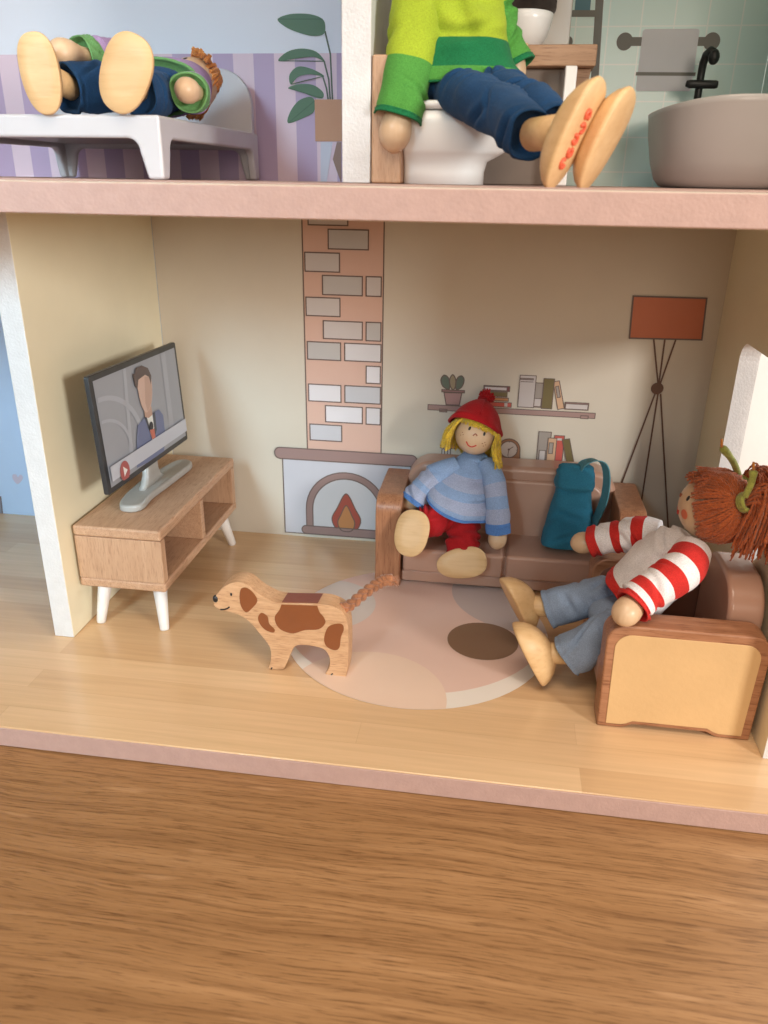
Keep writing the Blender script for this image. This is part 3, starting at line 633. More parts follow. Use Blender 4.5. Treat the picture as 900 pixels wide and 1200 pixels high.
# ---- backpack
bp = thing('backpack', 'small teal fabric backpack with flap and strap on the sofa seat', 'backpack')
def cloth_rings(st, m=40, n=40, amp=.006, freq=11, sup=2.6, seed=0, nc=10, hem=.0, seams=()):
    """st: (centre, U, V, rx, ry); Catmull-Rom between stations, soft noise plus pinched creases"""
    vals = [tuple(V(s[0])) + tuple(V(s[1])) + tuple(V(s[2])) + (s[3], s[4]) for s in st]
    N = len(vals); out = []; rnd = random.Random(seed*7 + 1)
    Lt = sum((V(st[q+1][0]) - V(st[q][0])).length for q in range(N-1)); ra = sum(s[3] + s[4] for s in st) / (2*N)
    cr = []
    for _ in range(nc):
        th = rnd.gauss(0, .55)                         # mostly round the limb, some slanting
        cr.append((rnd.uniform(.08, .92)*Lt, rnd.uniform(0, 2*math.pi), math.cos(th), math.sin(th), rnd.uniform(.5, 1.3)*ra, rnd.uniform(.07, .15)*ra, rnd.uniform(.5, 1.35)))
    ph = [rnd.uniform(0, 6.28) for _ in range(3)]
    for q in range(m + 1):
        f = q / m * (N - 1); i = min(int(f), N - 2); t = f - i; tt = q / m
        g = lambda j: vals[max(0, min(N - 1, j))]
        p0, p1, p2, p3 = g(i-1), g(i), g(i+1), g(i+2)
        v = [.5*((2*b)+(c-a)*t+(2*a-5*b+4*c-d)*t*t+(3*b-a-3*c+d)*t**3) for a, b, c, d in zip(p0, p1, p2, p3)]
        c = V(v[0:3]); U = V(v[3:6]).normalized(); W = V(v[6:9]); W = (W - U*W.dot(U)).normalized(); rx, ry = v[9], v[10]; r = []
        axd = U.cross(W)
        sm = -.0032*sum(math.exp(-((tt - s_)*Lt/.006)**2) for s_ in seams)
        for k in range(n):
            a = 2*math.pi*k/n; ca, sa = math.cos(a), math.sin(a)
            ex = 2/sup; x = math.copysign(abs(ca)**ex, ca); y = math.copysign(abs(sa)**ex, sa)
            p = c + U*rx*x + W*ry*y; nn = (U*x*ry + W*y*rx); nn = nn.normalized() if nn.length > 1e-6 else U
            h = noise.noise((p + V((seed*3.1, seed*1.7, 0)))*freq) + .4*noise.noise(p*freq*2.3 + V((seed, 7, 1)))
            dsp = .8*amp*h + sm
            for (s0, a0, ct, sn, ln, wd, dp) in cr:
                du = ((a - a0 + math.pi) % (2*math.pi) - math.pi)*ra; dv = tt*Lt - s0
                al = du*ct + dv*sn; pe = -du*sn + dv*ct
                if abs(al) > 2*ln or abs(pe) > 5*wd: continue
                e_ = math.exp(-(al/ln)**2)*dp*amp; z_ = pe/wd
                dsp += e_*(-1.25*math.exp(-z_*z_) + .62*math.exp(-((z_-2.1)/1.25)**2) + .62*math.exp(-((z_+2.1)/1.25)**2))
            if hem: dsp += hem*tt*tt*(math.sin(3*a + ph[0]) + .6*math.sin(5*a + ph[1]))*ra
            pp = p + nn*dsp
            if hem: pp += axd*(hem*.5*ra*tt**3*math.sin(2*a + ph[2]))
            r.append(pp)
        out.append(r)
    return out
X_, Y_, Z_ = V((1, 0, 0)), V((0, 1, 0)), V((0, 0, 1))
lean = V((.0, .16, .98)).normalized(); bU = V((.98, .16, -.06)).normalized(); bV = lean.cross(bU)
B0 = V((2.325, .965, .226))
st = [(B0 + lean*h + X_*dx, bU, bV, rx, ry) for h, dx, rx, ry in ((0, 0, .128, .085), (.012, 0, .135, .095), (.08, .003, .128, .1), (.18, .006, .112, .095), (.28, .008, .092, .075), (.36, .01, .086, .055), (.41, .012, .083, .035), (.43, .012, .078, .012))]
MB().rings(cloth_rings(st, 60, 60, .008, 9, nc=16, seed=3)).build('bag_body', 'fteal', bp)
st = [(B0 + lean*h + X_*dx - bV*(-.0), bU, bV, rx, ry) for h, dx, rx, ry in ((.315, .008, .092, .088), (.33, .008, .099, .094), (.37, .01, .099, .080), (.41, .012, .096, .055), (.435, .012, .09, .035), (.447, .012, .075, .010))]
MB().rings(cloth_rings(st, 40, 60, .006, 10, 3.0, 4, nc=8, seams=(.12,))).build('flap', 'fteal', bp)
sp = MB()
pa = smooth2([(2.345, 1.020, 0.633), (2.370, 1.010, 0.680), (2.422, 1.000, 0.704), (2.471, 0.990, 0.685), (2.492, 0.980, 0.610), (2.490, 0.970, 0.505), (2.467, 0.970, 0.407), (2.442, 0.970, 0.321)], 6, False)
P = [V(p) for p in pa]; L_, R_ = [], []
for i, p in enumerate(P):
    tt = (P[min(i+1, len(P)-1)] - P[max(i-1, 0)]).normalized(); sd = tt.cross(V((.75, -.35, .3)).cross(tt)).normalized(); sd = V((.45, -.85, .15)); sd = (sd - tt*sd.dot(tt)).normalized()
    nn = tt.cross(sd); hw = .030
    L_.append([p + sd*hw + nn*.003, p - sd*hw + nn*.003, p - sd*hw - nn*.003, p + sd*hw - nn*.003])
sp.rings(L_, sm=False); sp.build('strap', 'fstrap', bp, label='looped teal ribbon strap')
anchor(bp, tuple(B0))

# ---- bed upstairs
bd = thing('bed', 'white plastic toy bed with rounded headboard in the striped bedroom', 'bed')
def arch_rail(a0, a1, zt, zr, zb, lw):
    """rail with two legs and filleted inner corners"""
    f = .045
    P = [(a0, zb), (a0 + lw*.72, zb), (a0 + lw, zr - f)]
    P += [(a0 + lw + f - f*math.cos(q), zr - f + f*math.sin(q)) for q in (math.pi/2*k/6 for k in range(1, 7))]
    P += [(a1 - lw - f + f*math.sin(q), zr - f + f*math.cos(q)) for q in (math.pi/2*k/6 for k in range(0, 6))]
    P += [(a1 - lw, zr - f), (a1 - lw*.72, zb), (a1, zb), (a1, zt), (a0, zt)]; return P
bx0, bx1, by0, by1 = -.40, .645, .0, 1.21
zb = UF + .005
MB().prism(arch_rail(bx0, bx1, 2.219, 2.143, zb, .085), fXZ, by0, by0 + .04).build('front_rail', 'bedwhite', bd, .012, 3)
MB().prism(arch_rail(bx0 + .003, bx1 - .003, 2.215, 2.143, zb, .085), fXZ, by1 - .04, by1).build('rear_rail', 'bedwhite', bd, .012, 3)
for xa in (bx0, bx1 - .04):
    MB().prism(arch_rail(by0 + .002, by1 - .002, 2.219, 2.143, zb, .085), fYZ, xa + .001, xa + .039).build('side_rail', 'bedwhite', bd, .012, 3)
MB().box((bx0 + .03, by0 + .03, 2.165), (bx1 - .03, by1 - .03, 2.205)).build('mattress_board', 'bedwhite', bd, .004, 2)
MB().prism(rr(bx0 + .004, 2.20, bx1 - .02, 2.50, (.005, .005, .16, .16), 10), fXZ, by1 - .035, by1 + .005).build('headboard', 'bedwhite', bd, .012, 3, label='rounded white headboard')
anchor(bd, (.12, .6, zb))

# ---- bathroom
wc = thing('toilet', 'white toy toilet with beech cistern panel under the green jumper doll', 'toilet')
zf = UF + .005
MB().box((1.406, .0, zf), (1.512, .44, 2.402)).build('cistern_panel', 'beech_end', wc, .008, 3)
def wcr(x1, ya, yb, r): return rr(1.513, ya, x1, yb, (.01, r, r, .01), 8)
MB().rings([[(a, b, z) for a, b in wcr(x1, ya, yb, r)] for z, x1, ya, yb, r in ((zf, 1.79, .07, .37, .10), (2.05, 1.79, .07, .37, .10), (2.085, 1.80, .06, .38, .11), (2.105, 1.84, .04, .40, .14), (2.118, 1.862, .03, .41, .15), (2.20, 1.868, .02, .42, .155), (2.238, 1.862, .025, .415, .155))]).build('bowl', 'white_pl', wc)
MB().rings([[(a, b, z) for a, b in wcr(x1, ya, yb, r)] for z, x1, ya, yb, r in ((2.243, 1.858, .03, .41, .155), (2.247, 1.872, .018, .422, .16), (2.262, 1.874, .016, .424, .16), (2.270, 1.862, .026, .414, .155))]).build('seat_lid', 'white_pl', wc)
anchor(wc, (1.64, .22, zf))
ws = thing('washstand', 'beech topped toy washstand with white back panel and basin', 'washstand')
MB().box((1.58, .50, 2.424), (2.178, .93, 2.497)).build('counter', 'beech_x', ws, .006, 2)
MB().box((1.60, .56, zf + .0), (2.10, .92, 2.4235)).build('cabinet', 'cabinet', ws, .006, 2)
MB().prism([(2.101, 2.423), (2.168, 2.423), (2.160, 2.375), (2.135, 2.35), (2.101, 2.345)], fXZ, .56, .60).build('bracket', 'beech_x', ws, .003, 2)
MB().box((2.065, .47, zf), (2.11, .51, 2.4235)).build('leg', 'white_pl', ws, .006, 2)
MB().box((1.56, .925, 2.4975), (2.095, .955, 3.12)).build('back_panel', 'white_pl', ws, .006, 2)
mr = MB().prism(rr(1.62, 2.655, 2.03, 3.06, .03, 4), fXZ, .917, .9245).build('mirror', paint('mirror_dark', (.05, .035, .03), .1, .5, 8), ws, .003, 2, label='dark mirror')
bz = 2.498; bs = []
for z, r in ((bz, .05), (bz + .012, .07), (bz + .05, .095), (bz + .10, .108), (bz + .125, .112), (bz + .128, .106), (bz + .10, .100), (bz + .04, .08), (bz + .02, .03)): bs.append([(1.90 + r*math.cos(a), .68 + r*math.sin(a), z) for a in (2*math.pi*k/32 for k in range(32))])
MB().rings(bs).build('basin', 'white_pl', ws, label='round white basin')
anchor(ws, (1.87, .72, zf))
tb = thing('bathtub', 'cream freestanding toy bathtub with black tap in the green bathroom', 'bathtub')
TC = V((2.70, .62, 0)); rg = []
def tubring(z, sx, sy, rimk):
    r = []
    for k in range(56):
        a = 2*math.pi*k/56; ca, sa = math.cos(a), math.sin(a); ex = 2/2.7
        x = math.copysign(abs(ca)**ex, ca)*sx; y = math.copysign(abs(sa)**ex, sa)*sy
        r.append((TC.x + x, TC.y + y, z + rimk*(.022*(abs(sa)**2.5) + (.014 if sa > 0 else 0)*abs(sa)**3)))
    return r
for z, sx, sy, k in ((zf, .185, .32, 0), (zf + .006, .200, .335, 0), (zf + .03, .222, .365, 0), (zf + .09, .243, .395, .1), (2.19, .262, .425, .5), (2.262, .270, .445, .9), (2.279, .273, .45, 1), (2.283, .267, .444, 1), (2.27, .255, .432, 1), (2.15, .24, .40, .5), (2.06, .205, .33, 0)): rg.append(tubring(z, sx, sy, k))
MB().rings(rg).build('tub', 'cream_pl', tb)
fa = MB()
fa.tube([(2.683, 1.120, 2.328), (2.684, 1.120, 2.389), (2.684, 1.120, 2.455), (2.686, 1.120, 2.507), (2.691, 1.100, 2.537), (2.702, 1.080, 2.547), (2.714, 1.060, 2.532)], [.016, .016, .016, .017, .018, .020, .022], 14)
pk = V((2.714, 1.060, 2.532)); fa.ellipsoid(tuple(pk + V((0, -.004, -.01))), [(.024, 0, 0), (0, .024, 0), (0, 0, .03)], 14, 8)
pq = V((2.683, 1.120, 2.328)); fa.tube([tuple(pq), (pq.x, pq.y, zf)], .016, 12)
fa.tube([(2.623, 1.100, 2.427), (2.638, 1.100, 2.425), (2.745, 1.100, 2.423), (2.756, 1.100, 2.423)], [.012, .017, .017, .014], 12)
fa.build('tap', 'blackpl', tb, label='black upright tap with cross handle')
anchor(tb, (2.70, .62, zf))

# ================================================================== DOLLS
def limb_st(pts, radii, ref):
    P = [V(p) for p in pts]; st = []
    for i, p in enumerate(P):
        t = (P[min(i+1, len(P)-1)] - P[max(i-1, 0)]).normalized(); U = V(ref) - t*V(ref).dot(t); U.normalize()
        r = radii[i] if isinstance(radii[i], (tuple, list)) else (radii[i], radii[i]); st.append((p, U, t.cross(U), r[0], r[1]))
    return st
def rim(R, depth=.03, k=.88):
    """turn a cloth edge inwards so that it has a thickness"""
    a, b = R[-1], R[-2]; n = len(a); c = sum(a, V()) / n; d = (sum(b, V()) / n - c).normalized()
    R.append([c + (p - c)*(1 + k)/2 - d*.002 for p in a]); R.append([c + (p - c)*k + d*.006 for p in a]); R.append([c + (p - c)*k*.9 + d*depth for p in a]); return R
def cloth_part(name, parent, st, mats, bands=None, m=48, n=36, amp=.007, freq=10, sup=2.1, seed=0, open0=False, open1=True, label=None, nc=12, hem=.035):
    sm = (bands[-2][0],) if bands and len(bands) > 1 else ()
    m, n = int(m*1.5), int(n*1.5)
    R = cloth_rings(st, m, n, amp, freq, sup, seed, nc, hem, sm)
    if open0: R.reverse(); rim(R); R.reverse()
    off = 3 if open0 else 0
    if open1: rim(R)
    def mi(i):
        if not bands: return 0
        t = (i - off + .5) / m
        for e, k in bands:
            if t <= e: return k
        return bands[-1][1]
    o = MB().rings(R, mi).build(name, mats, parent, label=label)
    if sm and open1:
        q = min(m - 1, int((sm[0] + (1 - sm[0])*.30)*m)) + off; ring = R[q]; cc = sum(ring, V())/len(ring); tot = len(ring); mb = MB()
        for k in range(0, tot, 3):
            p0, p1 = ring[k], ring[(k + 2) % tot]; mb.tube([tuple(p0 + (p0 - cc).normalized()*.0008), tuple(p1 + (p1 - cc).normalized()*.0008)], .0016, 4)
        mb.build('stitching', mats[bands[-1][1]], parent if name != 'sleeve' else parent, kind='stuff')
    return o
def foot(parent, c, nrm, lng, L, Wd, Th, mat='footwood', egg=.14):
    """wooden foot: c centre of the flat sole, nrm out of the sole, lng towards the toe"""
    c, nrm, lng = V(c), V(nrm).normalized(), V(lng); lng = (lng - nrm*lng.dot(nrm)).normalized(); sd = nrm.cross(lng); R = []
    for h, s in ((0, .02), (0, .5), (0, .96), (.003, .988), (.010, 1.0), (.20*Th, .975), (.40*Th, .90), (.60*Th, .77), (.78*Th, .60), (.92*Th, .36), (Th, .03)):
        R.append([c - nrm*h + lng*(L/2*s*math.copysign(abs(math.cos(a))**.84, math.cos(a))) + sd*(Wd/2*s*math.copysign(abs(math.sin(a))**.84, math.sin(a))*(1 + egg*math.cos(a))) for a in (2*math.pi*k/40 for k in range(40))])
    return MB().rings(R).build('foot', mat, parent)
def hand(parent, c, ax, r=.05, L=1.25):
    ax = V(ax).normalized(); u = ax.orthogonal().normalized(); v = ax.cross(u); c = V(c)
    R = []
    for t, k in ((-2.2, .62), (-1.4, .66), (-.9, .80), (-.45, .95), (0, 1.0), (.4, .96), (.75, .80), (1.0, .56), (1.16, .28), (1.22, .03)):
        R.append([c + ax*r*t*L/1.25 + (u*math.cos(a) + v*math.sin(a))*r*k for a in (2*math.pi*q/28 for q in range(28))])
    return MB().rings(R).build('hand', 'headwood', parent)
def peg(parent, a, b, r): return MB().tube([a, b], r, 20).build('ankle', 'footwood', parent)
class Head:
    def __init__(s, parent, c, F, U, r, sq=1.0):
        s.c, s.r = V(c), r; s.F = V(F).normalized(); s.U = V(U); s.U = (s.U - s.F*s.U.dot(s.F)).normalized(); s.R = s.U.cross(s.F)   # R: to the right for someone facing the doll
        s.o = MB().ellipsoid(c, [s.F*r, s.R*r, s.U*r*sq], 40, 24).build('head', 'headwood', parent)
    def p(s, lon, lat, k=1.0):
        a, b = math.radians(lon), math.radians(lat)
        return s.c + (s.F*math.cos(a)*math.cos(b) + s.R*math.sin(a)*math.cos(b) + s.U*math.sin(b))*s.r*k
    def dot(s, name, lon, lat, w, h, mat, t=.0025, rot=0):
        q = s.p(lon, lat); n = (q - s.c).normalized(); u = (s.U - n*s.U.dot(n)).normalized(); r = u.cross(n)
        c_, s_ = math.cos(rot), math.sin(rot); u, r = u*c_ + r*s_, r*c_ - u*s_
        return MB().ellipsoid(q, [r*w, n*t, u*h], 14, 8).build(name, mat, s.o)
    def arc(s, name, pts, w, mat): return MB().tube([tuple(s.p(a, b, 1.004)) for a, b in smooth2(pts, 5, False)], w, 6).build(name, mat, s.o)

# ---- doll with red hat and yellow hair on the sofa
da = thing('doll', 'doll in red bobble hat, blue striped jumper and red trousers on the sofa', 'doll')
Hc = V((1.804, 1.000, 0.806)); hr = .105
U_ = V((.30, .12, .95)); F_ = V((-.02, -.95, .22))
hd = Head(da, Hc, F_, U_, hr)
for lo in (-21, 25): hd.dot('eye', lo, 14, .0065, .0105, 'black')
hd.arc('nose', [(-4, -1), (1, 6), (7, 2)], .0035, 'freckle')
hd.arc('mouth', [(-17, -24), (-8, -33), (5, -34), (16, -24)], .0036, 'red_mark')
for lo, la in ((-33, -9), (-41, -13), (-37, -4), (30, -13), (38, -19), (36, -8), (43, -14)): hd.dot('freckle', lo, la, .0028, .0028, 'freckle', .0015)
hm = MB(); random.seed(11)
def strand(mb, pts, r, k=3, n=5):
    """a length of two-ply yarn"""
    q = [V(p) for p in smooth2([tuple(p) for p in pts], k*2, False)]; L = len(q); u = (q[-1] - q[0]).orthogonal().normalized(); ph = random.uniform(0, 6.28); R0, R1 = [], []
    run = 0
    for i, p in enumerate(q):
        t = (q[min(i+1, L-1)] - q[max(i-1, 0)]).normalized(); u = (u - t*u.dot(t)); u = u.normalized() if u.length > 1e-6 else t.orthogonal().normalized(); w_ = t.cross(u)
        if i: run += (p - q[i-1]).length
        a_ = ph + run/(r*7)*6.28; o = (u*math.cos(a_) + w_*math.sin(a_))*r*.52; R0.append(p + o); R1.append(p - o)
    rad = [r*.66]*(L-1) + [r*.45]
    mb.tube(R0, rad, n); mb.tube(R1, rad, n)
for i in range(70):                                    # fringe
    lo = -62 + 124*i/69 + random.uniform(-2, 2); e = 27 + random.uniform(-5, 5) - abs(lo)*.04
    strand(hm, [hd.p(lo*.8, 78, 1.06), hd.p(lo*.95, 52, 1.12), hd.p(lo, e - 3, 1.07)], .0052)
for sgn in (-1, 1):
    for i in range(100):
        lo = sgn*(56 + 110*(i/99) + random.uniform(-2, 2)); o = V((0, 0, 0))
        a = hd.p(lo, 62, 1.06); b = hd.p(lo, 20, 1.12 + random.uniform(0, .12)); c_ = hd.p(lo, -14, 1.26 + random.uniform(-.06, .28))
        d_ = c_ + V((sgn*.016 + random.uniform(-.012, .012), random.uniform(-.02, .01), -.055 - random.uniform(0, .045)))
        strand(hm, [a, b, c_, d_], random.uniform(.0042, .0056))
hm.build('hair', 'yyellow', hd.o, label='yellow yarn hair', kind='stuff')
# hat: felt dome with a turned-up wavy brim
hR = []
hU = V((.27, .55, .79)).normalized(); hX = (V((1, 0, 0)) - hU*hU.x).normalized(); hY = hU.cross(hX); hc = Hc + V((.0, .012, .050))
for h, r, wv in ((-.026, .136, .008), (-.018, .150, .012), (-.004, .146, .010), (.012, .134, .005), (.035, .123, .004), (.064, .108, .004), (.092, .086, .003), (.116, .059, .002), (.133, .033, .001), (.140, .004, 0)):
    hR.append([hc + hU*(h + wv*.9*math.sin(3*a + 1)) + (hX*math.cos(a) + hY*math.sin(a))*(r + wv*.6*math.sin(5*a) + .004*noise.noise(V((math.cos(a)*3, math.sin(a)*3, h*30)))) for a in (2*math.pi*k/44 for k in range(44))])
hR.insert(0, [hc + hU*(-.026) + (p - hc)*.88 for p in [hc + (hX*math.cos(a) + hY*math.sin(a))*.15 for a in (2*math.pi*k/44 for k in range(44))]])
hat = MB().rings(hR, cap0=False).build('hat', 'fhat', hd.o, sub=1, label='red felt hat')
MB().tube([tuple(hc + hU*h + (hX*math.cos(1.2) - hY*1.0*math.sin(1.2)).normalized()*0 - hY*(r) + hX*(r*.12)) for h, r in ((.012, .134), (.035, .123), (.064, .108), (.092, .086), (.116, .06), (.135, .028))], .0035, 6).build('seam', 'fhat', hat)
pm = MB(); pc_ = hc + hU*.158; random.seed(5)
pm.ellipsoid(pc_, [(.032, 0, 0), (0, .032, 0), (0, 0, .032)], 16, 10)
for k in range(170):
    d = V((random.gauss(0, 1), random.gauss(0, 1), random.gauss(0, 1))).normalized(); pm.tube([pc_ + d*.025, pc_ + d*random.uniform(.038, .049)], [.0045, .003], 4)
pm.build('pompom', 'fhat', hat, label='red pompom')
# jumper
sh_ = [((1.810, 1.010, 0.691), .052, .048, 0), ((1.803, 1.005, 0.669), .080, .062, 2), ((1.788, 0.985, 0.622), .116, .080, 5), ((1.775, 0.955, 0.570), .140, .094, 9), ((1.757, 0.920, 0.515), .160, .104, 14), ((1.739, 0.893, 0.466), .172, .110, 18), ((1.732, 0.882, 0.441), .175, .110, 19)]
st = []
for c, rx, ry, tl in sh_:
    a = math.radians(tl); st.append((c, V((math.cos(a), 0, -math.sin(a))), V((0, .96, .28)), rx, ry))
shirt = cloth_part('jumper', da, st, ['fblue', 'fgrey', 'fdblue'], [(.33, 0), (.52, 1), (.66, 0), (.80, 1), (.895, 0), (1, 2)], 60, 54, .011, 6.5, 2.2, 2, nc=11, hem=.07, label='pale blue jumper with lilac stripes')
cloth_part('sleeve', shirt, limb_st([(1.720, 0.990, 0.640), (1.642, 0.965, 0.605), (1.574, 0.940, 0.547), (1.528, 0.915, 0.486), (1.500, 0.900, 0.441)], [.045, .058, .062, .066, .074], (0, 0, 1)), ['fblue', 'fgrey', 'fdblue'], [(.38, 0), (.56, 1), (.66, 0), (.86, 1), (1, 2)], 40, 36, .009, 8, 2.1, 5, nc=5, hem=.06)
cloth_part('sleeve', shirt, limb_st([(1.862, 0.985, 0.665), (1.907, 0.940, 0.604), (1.931, 0.890, 0.520), (1.946, 0.860, 0.437), (1.956, 0.840, 0.330)], [.045, .058, .058, .060, .066], (1, 0, 0)), ['fblue', 'fgrey', 'fdblue'], [(.36, 0), (.54, 1), (.70, 0), (.86, 1), (1, 2)], 40, 36, .007, 9, 2.1, 8, nc=5, hem=.05)
hand(da, (1.956, 0.835, 0.298), (-.05, -.25, -1), .049)
hand(da, (1.488, 0.920, 0.432), (-.8, .1, -.5), .042)
# trousers
tr = MB()
fA, fB = V((1.516, 0.700, 0.352)), V((1.780, 0.725, 0.192))
tr.ellipsoid((1.723, 0.950, 0.353), [(.13, 0, 0), (0, .10, 0), (0, 0, .072)], 28, 16)
for pts, rad, sd in (([(1.682, 0.930, 0.378), (1.641, 0.870, 0.380), (1.595, 0.830, 0.369), fA + V((.035, .125, .012))], [.080, .082, .080, .078], 3), ([(1.771, 0.930, 0.335), (1.776, 0.870, 0.302), (1.775, 0.840, 0.266), (1.775, 0.818, 0.206)], [.078, .080, .080, .080], 7)):
    R = cloth_rings(limb_st(pts, rad, (1, 0, 0)), 56, 52, .010, 9, 2.2, sd, 12, .05, (.9,)); rim(R); tr.rings(R)
tr.build('trousers', 'fred', da, label='red felt trousers')
peg(da, tuple(fA + V((.012, .03, .0))), tuple(fA + V((.03, .12, .01))), .036); peg(da, tuple(fB + V((0, .03, .01))), tuple(fB + V((0, .12, .03))), .036)
foot(da, fA, (-.10, -.93, .36), (.13, .3, .9), .245, .178, .09, egg=.05)
foot(da, fB, (.0, -.93, .36), (.96, 0, .22), .262, .160, .09, egg=.16)
anchor(da, tuple(V((1.713, 0.950, 0.367))))

# ---- doll with rust-red yarn hair in the armchair
db = thing('doll', 'red haired doll in red and white striped top lounging in the armchair', 'doll')
Hb = V((2.788, 0.120, 0.827)); hb_ = .135
F_ = V((-.95, .20, .20)); U_ = V((.22, .03, .97))
hd = Head(db, Hb, F_, U_, hb_)
# camera side of this head is its R-negative or R-positive side; pick the sign that faces the camera
sg = 1 if hd.R.y < 0 else -1
hd.dot('eye', sg*33, 10, .0075, .0115, 'black'); hd.dot('eye', -sg*25, 10, .0075, .0115, 'black')
hd.dot('cheek', sg*37, -18, .020, .021, 'cheek', .0018); hd.dot('cheek', -sg*35, -18, .020, .021, 'cheek', .0018)
hd.arc('nose', [(sg*9, 8), (sg*4, 2), (-sg*2, 6)], .0035, 'freckle'); hd.arc('mouth', [(sg*16, -20), (sg*8, -28), (-sg*8, -28), (-sg*16, -20)], .0042, 'red_mark')
# hair cap and strands drawn back to two bunches
mbh = MB(); mbh.ellipsoid(Hb - hd.F*.022 + hd.U*.006, [hd.F*hb_*1.0, hd.R*hb_*1.055, hd.U*hb_*1.05], 32, 20)
random.seed(21)
def geo(a, b, k, lift):
    a, b = (a - Hb).normalized(), (b - Hb).normalized(); om = math.acos(max(-1, min(1, a.dot(b)))); out = []
    for i in range(k):
        t = i/(k-1); q = (a*math.sin((1-t)*om) + b*math.sin(t*om)) / max(1e-4, math.sin(om)); out.append(Hb + q*hb_*(1.05 + lift*math.sin(math.pi*t) + .02))
    return out
bunch = {}
for s_ in (1, -1):
    B_ = hd.p(s_*sg*124, 32, 1.10); bunch[s_] = B_
    for i in range(260):
        u = i/259 + random.uniform(-.004, .004)
        # start points run from the crown parting, along the face edge, under the jaw to the nape
        if u < .34: lo, la = s_*sg*3, 150 - 92*(u/.34)
        elif u < .72: q = (u-.34)/.38; lo, la = s_*sg*(8 + 66*math.sin(q*math.pi/2)), 58 - 104*q
        else: q = (u-.72)/.28; lo, la = s_*sg*(74 + 104*q), -46 - 4*math.sin(q*math.pi)
        a = hd.p(lo, la, 1.0) + V((random.uniform(-.011, .011), random.uniform(-.011, .011), random.uniform(-.011, .011)))
        tg = B_ + V((random.uniform(-.018, .018), random.uniform(-.018, .018), random.uniform(-.018, .018)))
        strand(mbh, geo(a, tg, 7, random.uniform(.0, .14)), random.uniform(.0040, .0060), 2, 5)
for i in range(54):                                    # ragged fringe
    lo = random.uniform(-52, 52); strand(mbh, [hd.p(lo*.5, 96, 1.06), hd.p(lo*.8, 70, 1.11), hd.p(lo, 46 + random.uniform(-7, 7), 1.10), hd.p(lo*1.02, 38 + random.uniform(-9, 8), 1.13 + random.uniform(0, .14))], .0048, 3, 5)
for i in range(24):                                    # loose threads over the forehead
    lo = random.uniform(-30, 60)*sg; strand(mbh, [hd.p(lo*1.6, 88, 1.10), hd.p(lo, 66, 1.18), hd.p(lo*.7, 48, 1.20 + random.uniform(0, .16))], .0022, 3, 4)
mbh.build('hair', 'yred', hd.o, label='rust red yarn hair', kind='stuff')
for s_ in (1, -1):
    pg = MB(); B_ = bunch[s_]; out = (B_ - Hb).normalized()
    for i in range(130):
        j = V((random.uniform(-.02, .02), random.uniform(-.02, .02), random.uniform(-.02, .02)))
        spread = random.uniform(-1, 1); ln = random.uniform(.10, .21)
        p1 = B_ + j*.5 + out*.02; p2 = B_ + out*.06 + V((.03 + .02*spread, -.02*random.random(), .028 + random.uniform(-.02, .03))) + j
        p3 = p2 + V((.022 + .028*spread, random.uniform(-.035, .035), -.05)) ; p4 = p3 + V((-.01 + .024*spread + random.uniform(-.015, .015), random.uniform(-.02, .02), -ln))
        strand(pg, [B_ - out*.03, p1, p2, p3, p4], random.uniform(.0040, .0058), 4, 5)
    pg.build('hair_bunch', 'yred', hd.o, label='loose rust yarn bunch', kind='stuff')
    tie = MB(); u = out.orthogonal().normalized(); v = out.cross(u)
    for k in range(3): tie.tube([tuple(B_ + out*(.018 + .011*k) + (u*math.cos(a) + v*math.sin(a))*.034) for a in (2*math.pi*q/20 for q in range(21))], .0085, 7)
    q0 = B_ + out*.02 + V((-.012, -.02, .03))
    e_ = V((2.770, 0.100, 1.087)) if s_ == -1 else V((2.863, -0.020, 1.041)); 
    tie.tube(smooth2([tuple(q0), tuple(q0.lerp(e_, .5) + V((.006, -.006, .01))), tuple(e_)], 6, False), [.013]*9 + [.015, .0165, .016, .009], 8)
    tie.build('hair_tie', 'ygreen', hd.o, label='lime green yarn tie')
    MB().tube([tuple(e_), tuple(e_ + V((-.006, 0, .032)))], [.006, .0045], 6).build('loose_thread', 'yorange', hd.o)
# striped top
cN, cH = V((2.694, 0.120, 0.664)), V((2.501, 0.100, 0.377))
ax = (cH - cN).normalized(); side = V((0, 1, 0)); thk = ax.cross(side).normalized()
st = [(cN + ax*d + thk*k, side, thk, rx, ry) for d, rx, ry, k in ((-.035, .055, .05, 0), (.0, .115, .075, 0), (.045, .155, .10, .0), (.12, .168, .118, .0), (.20, .170, .125, 0), (.275, .172, .128, 0), (.315, .174, .13, 0))]
top = cloth_part('striped_top', db, st, ['fwhite', 'fredstripe'], [(.83, 0), (1, 1)], 60, 54, .010, 6, 2.2, 12, nc=10, hem=.07, label='white cotton top with red hem')
MB().tube([tuple(cN - ax*.005 + (side*math.cos(a)*.062 + thk*math.sin(a)*.058)) for a in (2*math.pi*k/28 for k in range(29))], .011, 8).build('neck_band', 'fredstripe', top)
bnd = [(.13, 0), (.30, 1), (.40, 0), (.52, 1), (.63, 0), (.75, 1), (.86, 0), (1, 1)]
hN = V((2.444, -0.239, 0.523)); hF = V((2.334, 0.368, 0.520))
sN = V((2.713, 0.020, 0.674)); sF = V((2.632, 0.270, 0.614))
cloth_part('sleeve', top, limb_st([sN, sN.lerp(hN, .25) + V((.02, -.03, .012)), sN.lerp(hN, .55) + V((.012, -.02, .014)), sN.lerp(hN, .80) + V((.0, 0, .006)), hN.lerp(sN, .07)], [.070, .082, .074, .070, .073], (0, 0, 1)), ['fwhite', 'fredstripe'], bnd, 72, 36, .0075, 10, 2.1, 14, label='red and white striped sleeve')
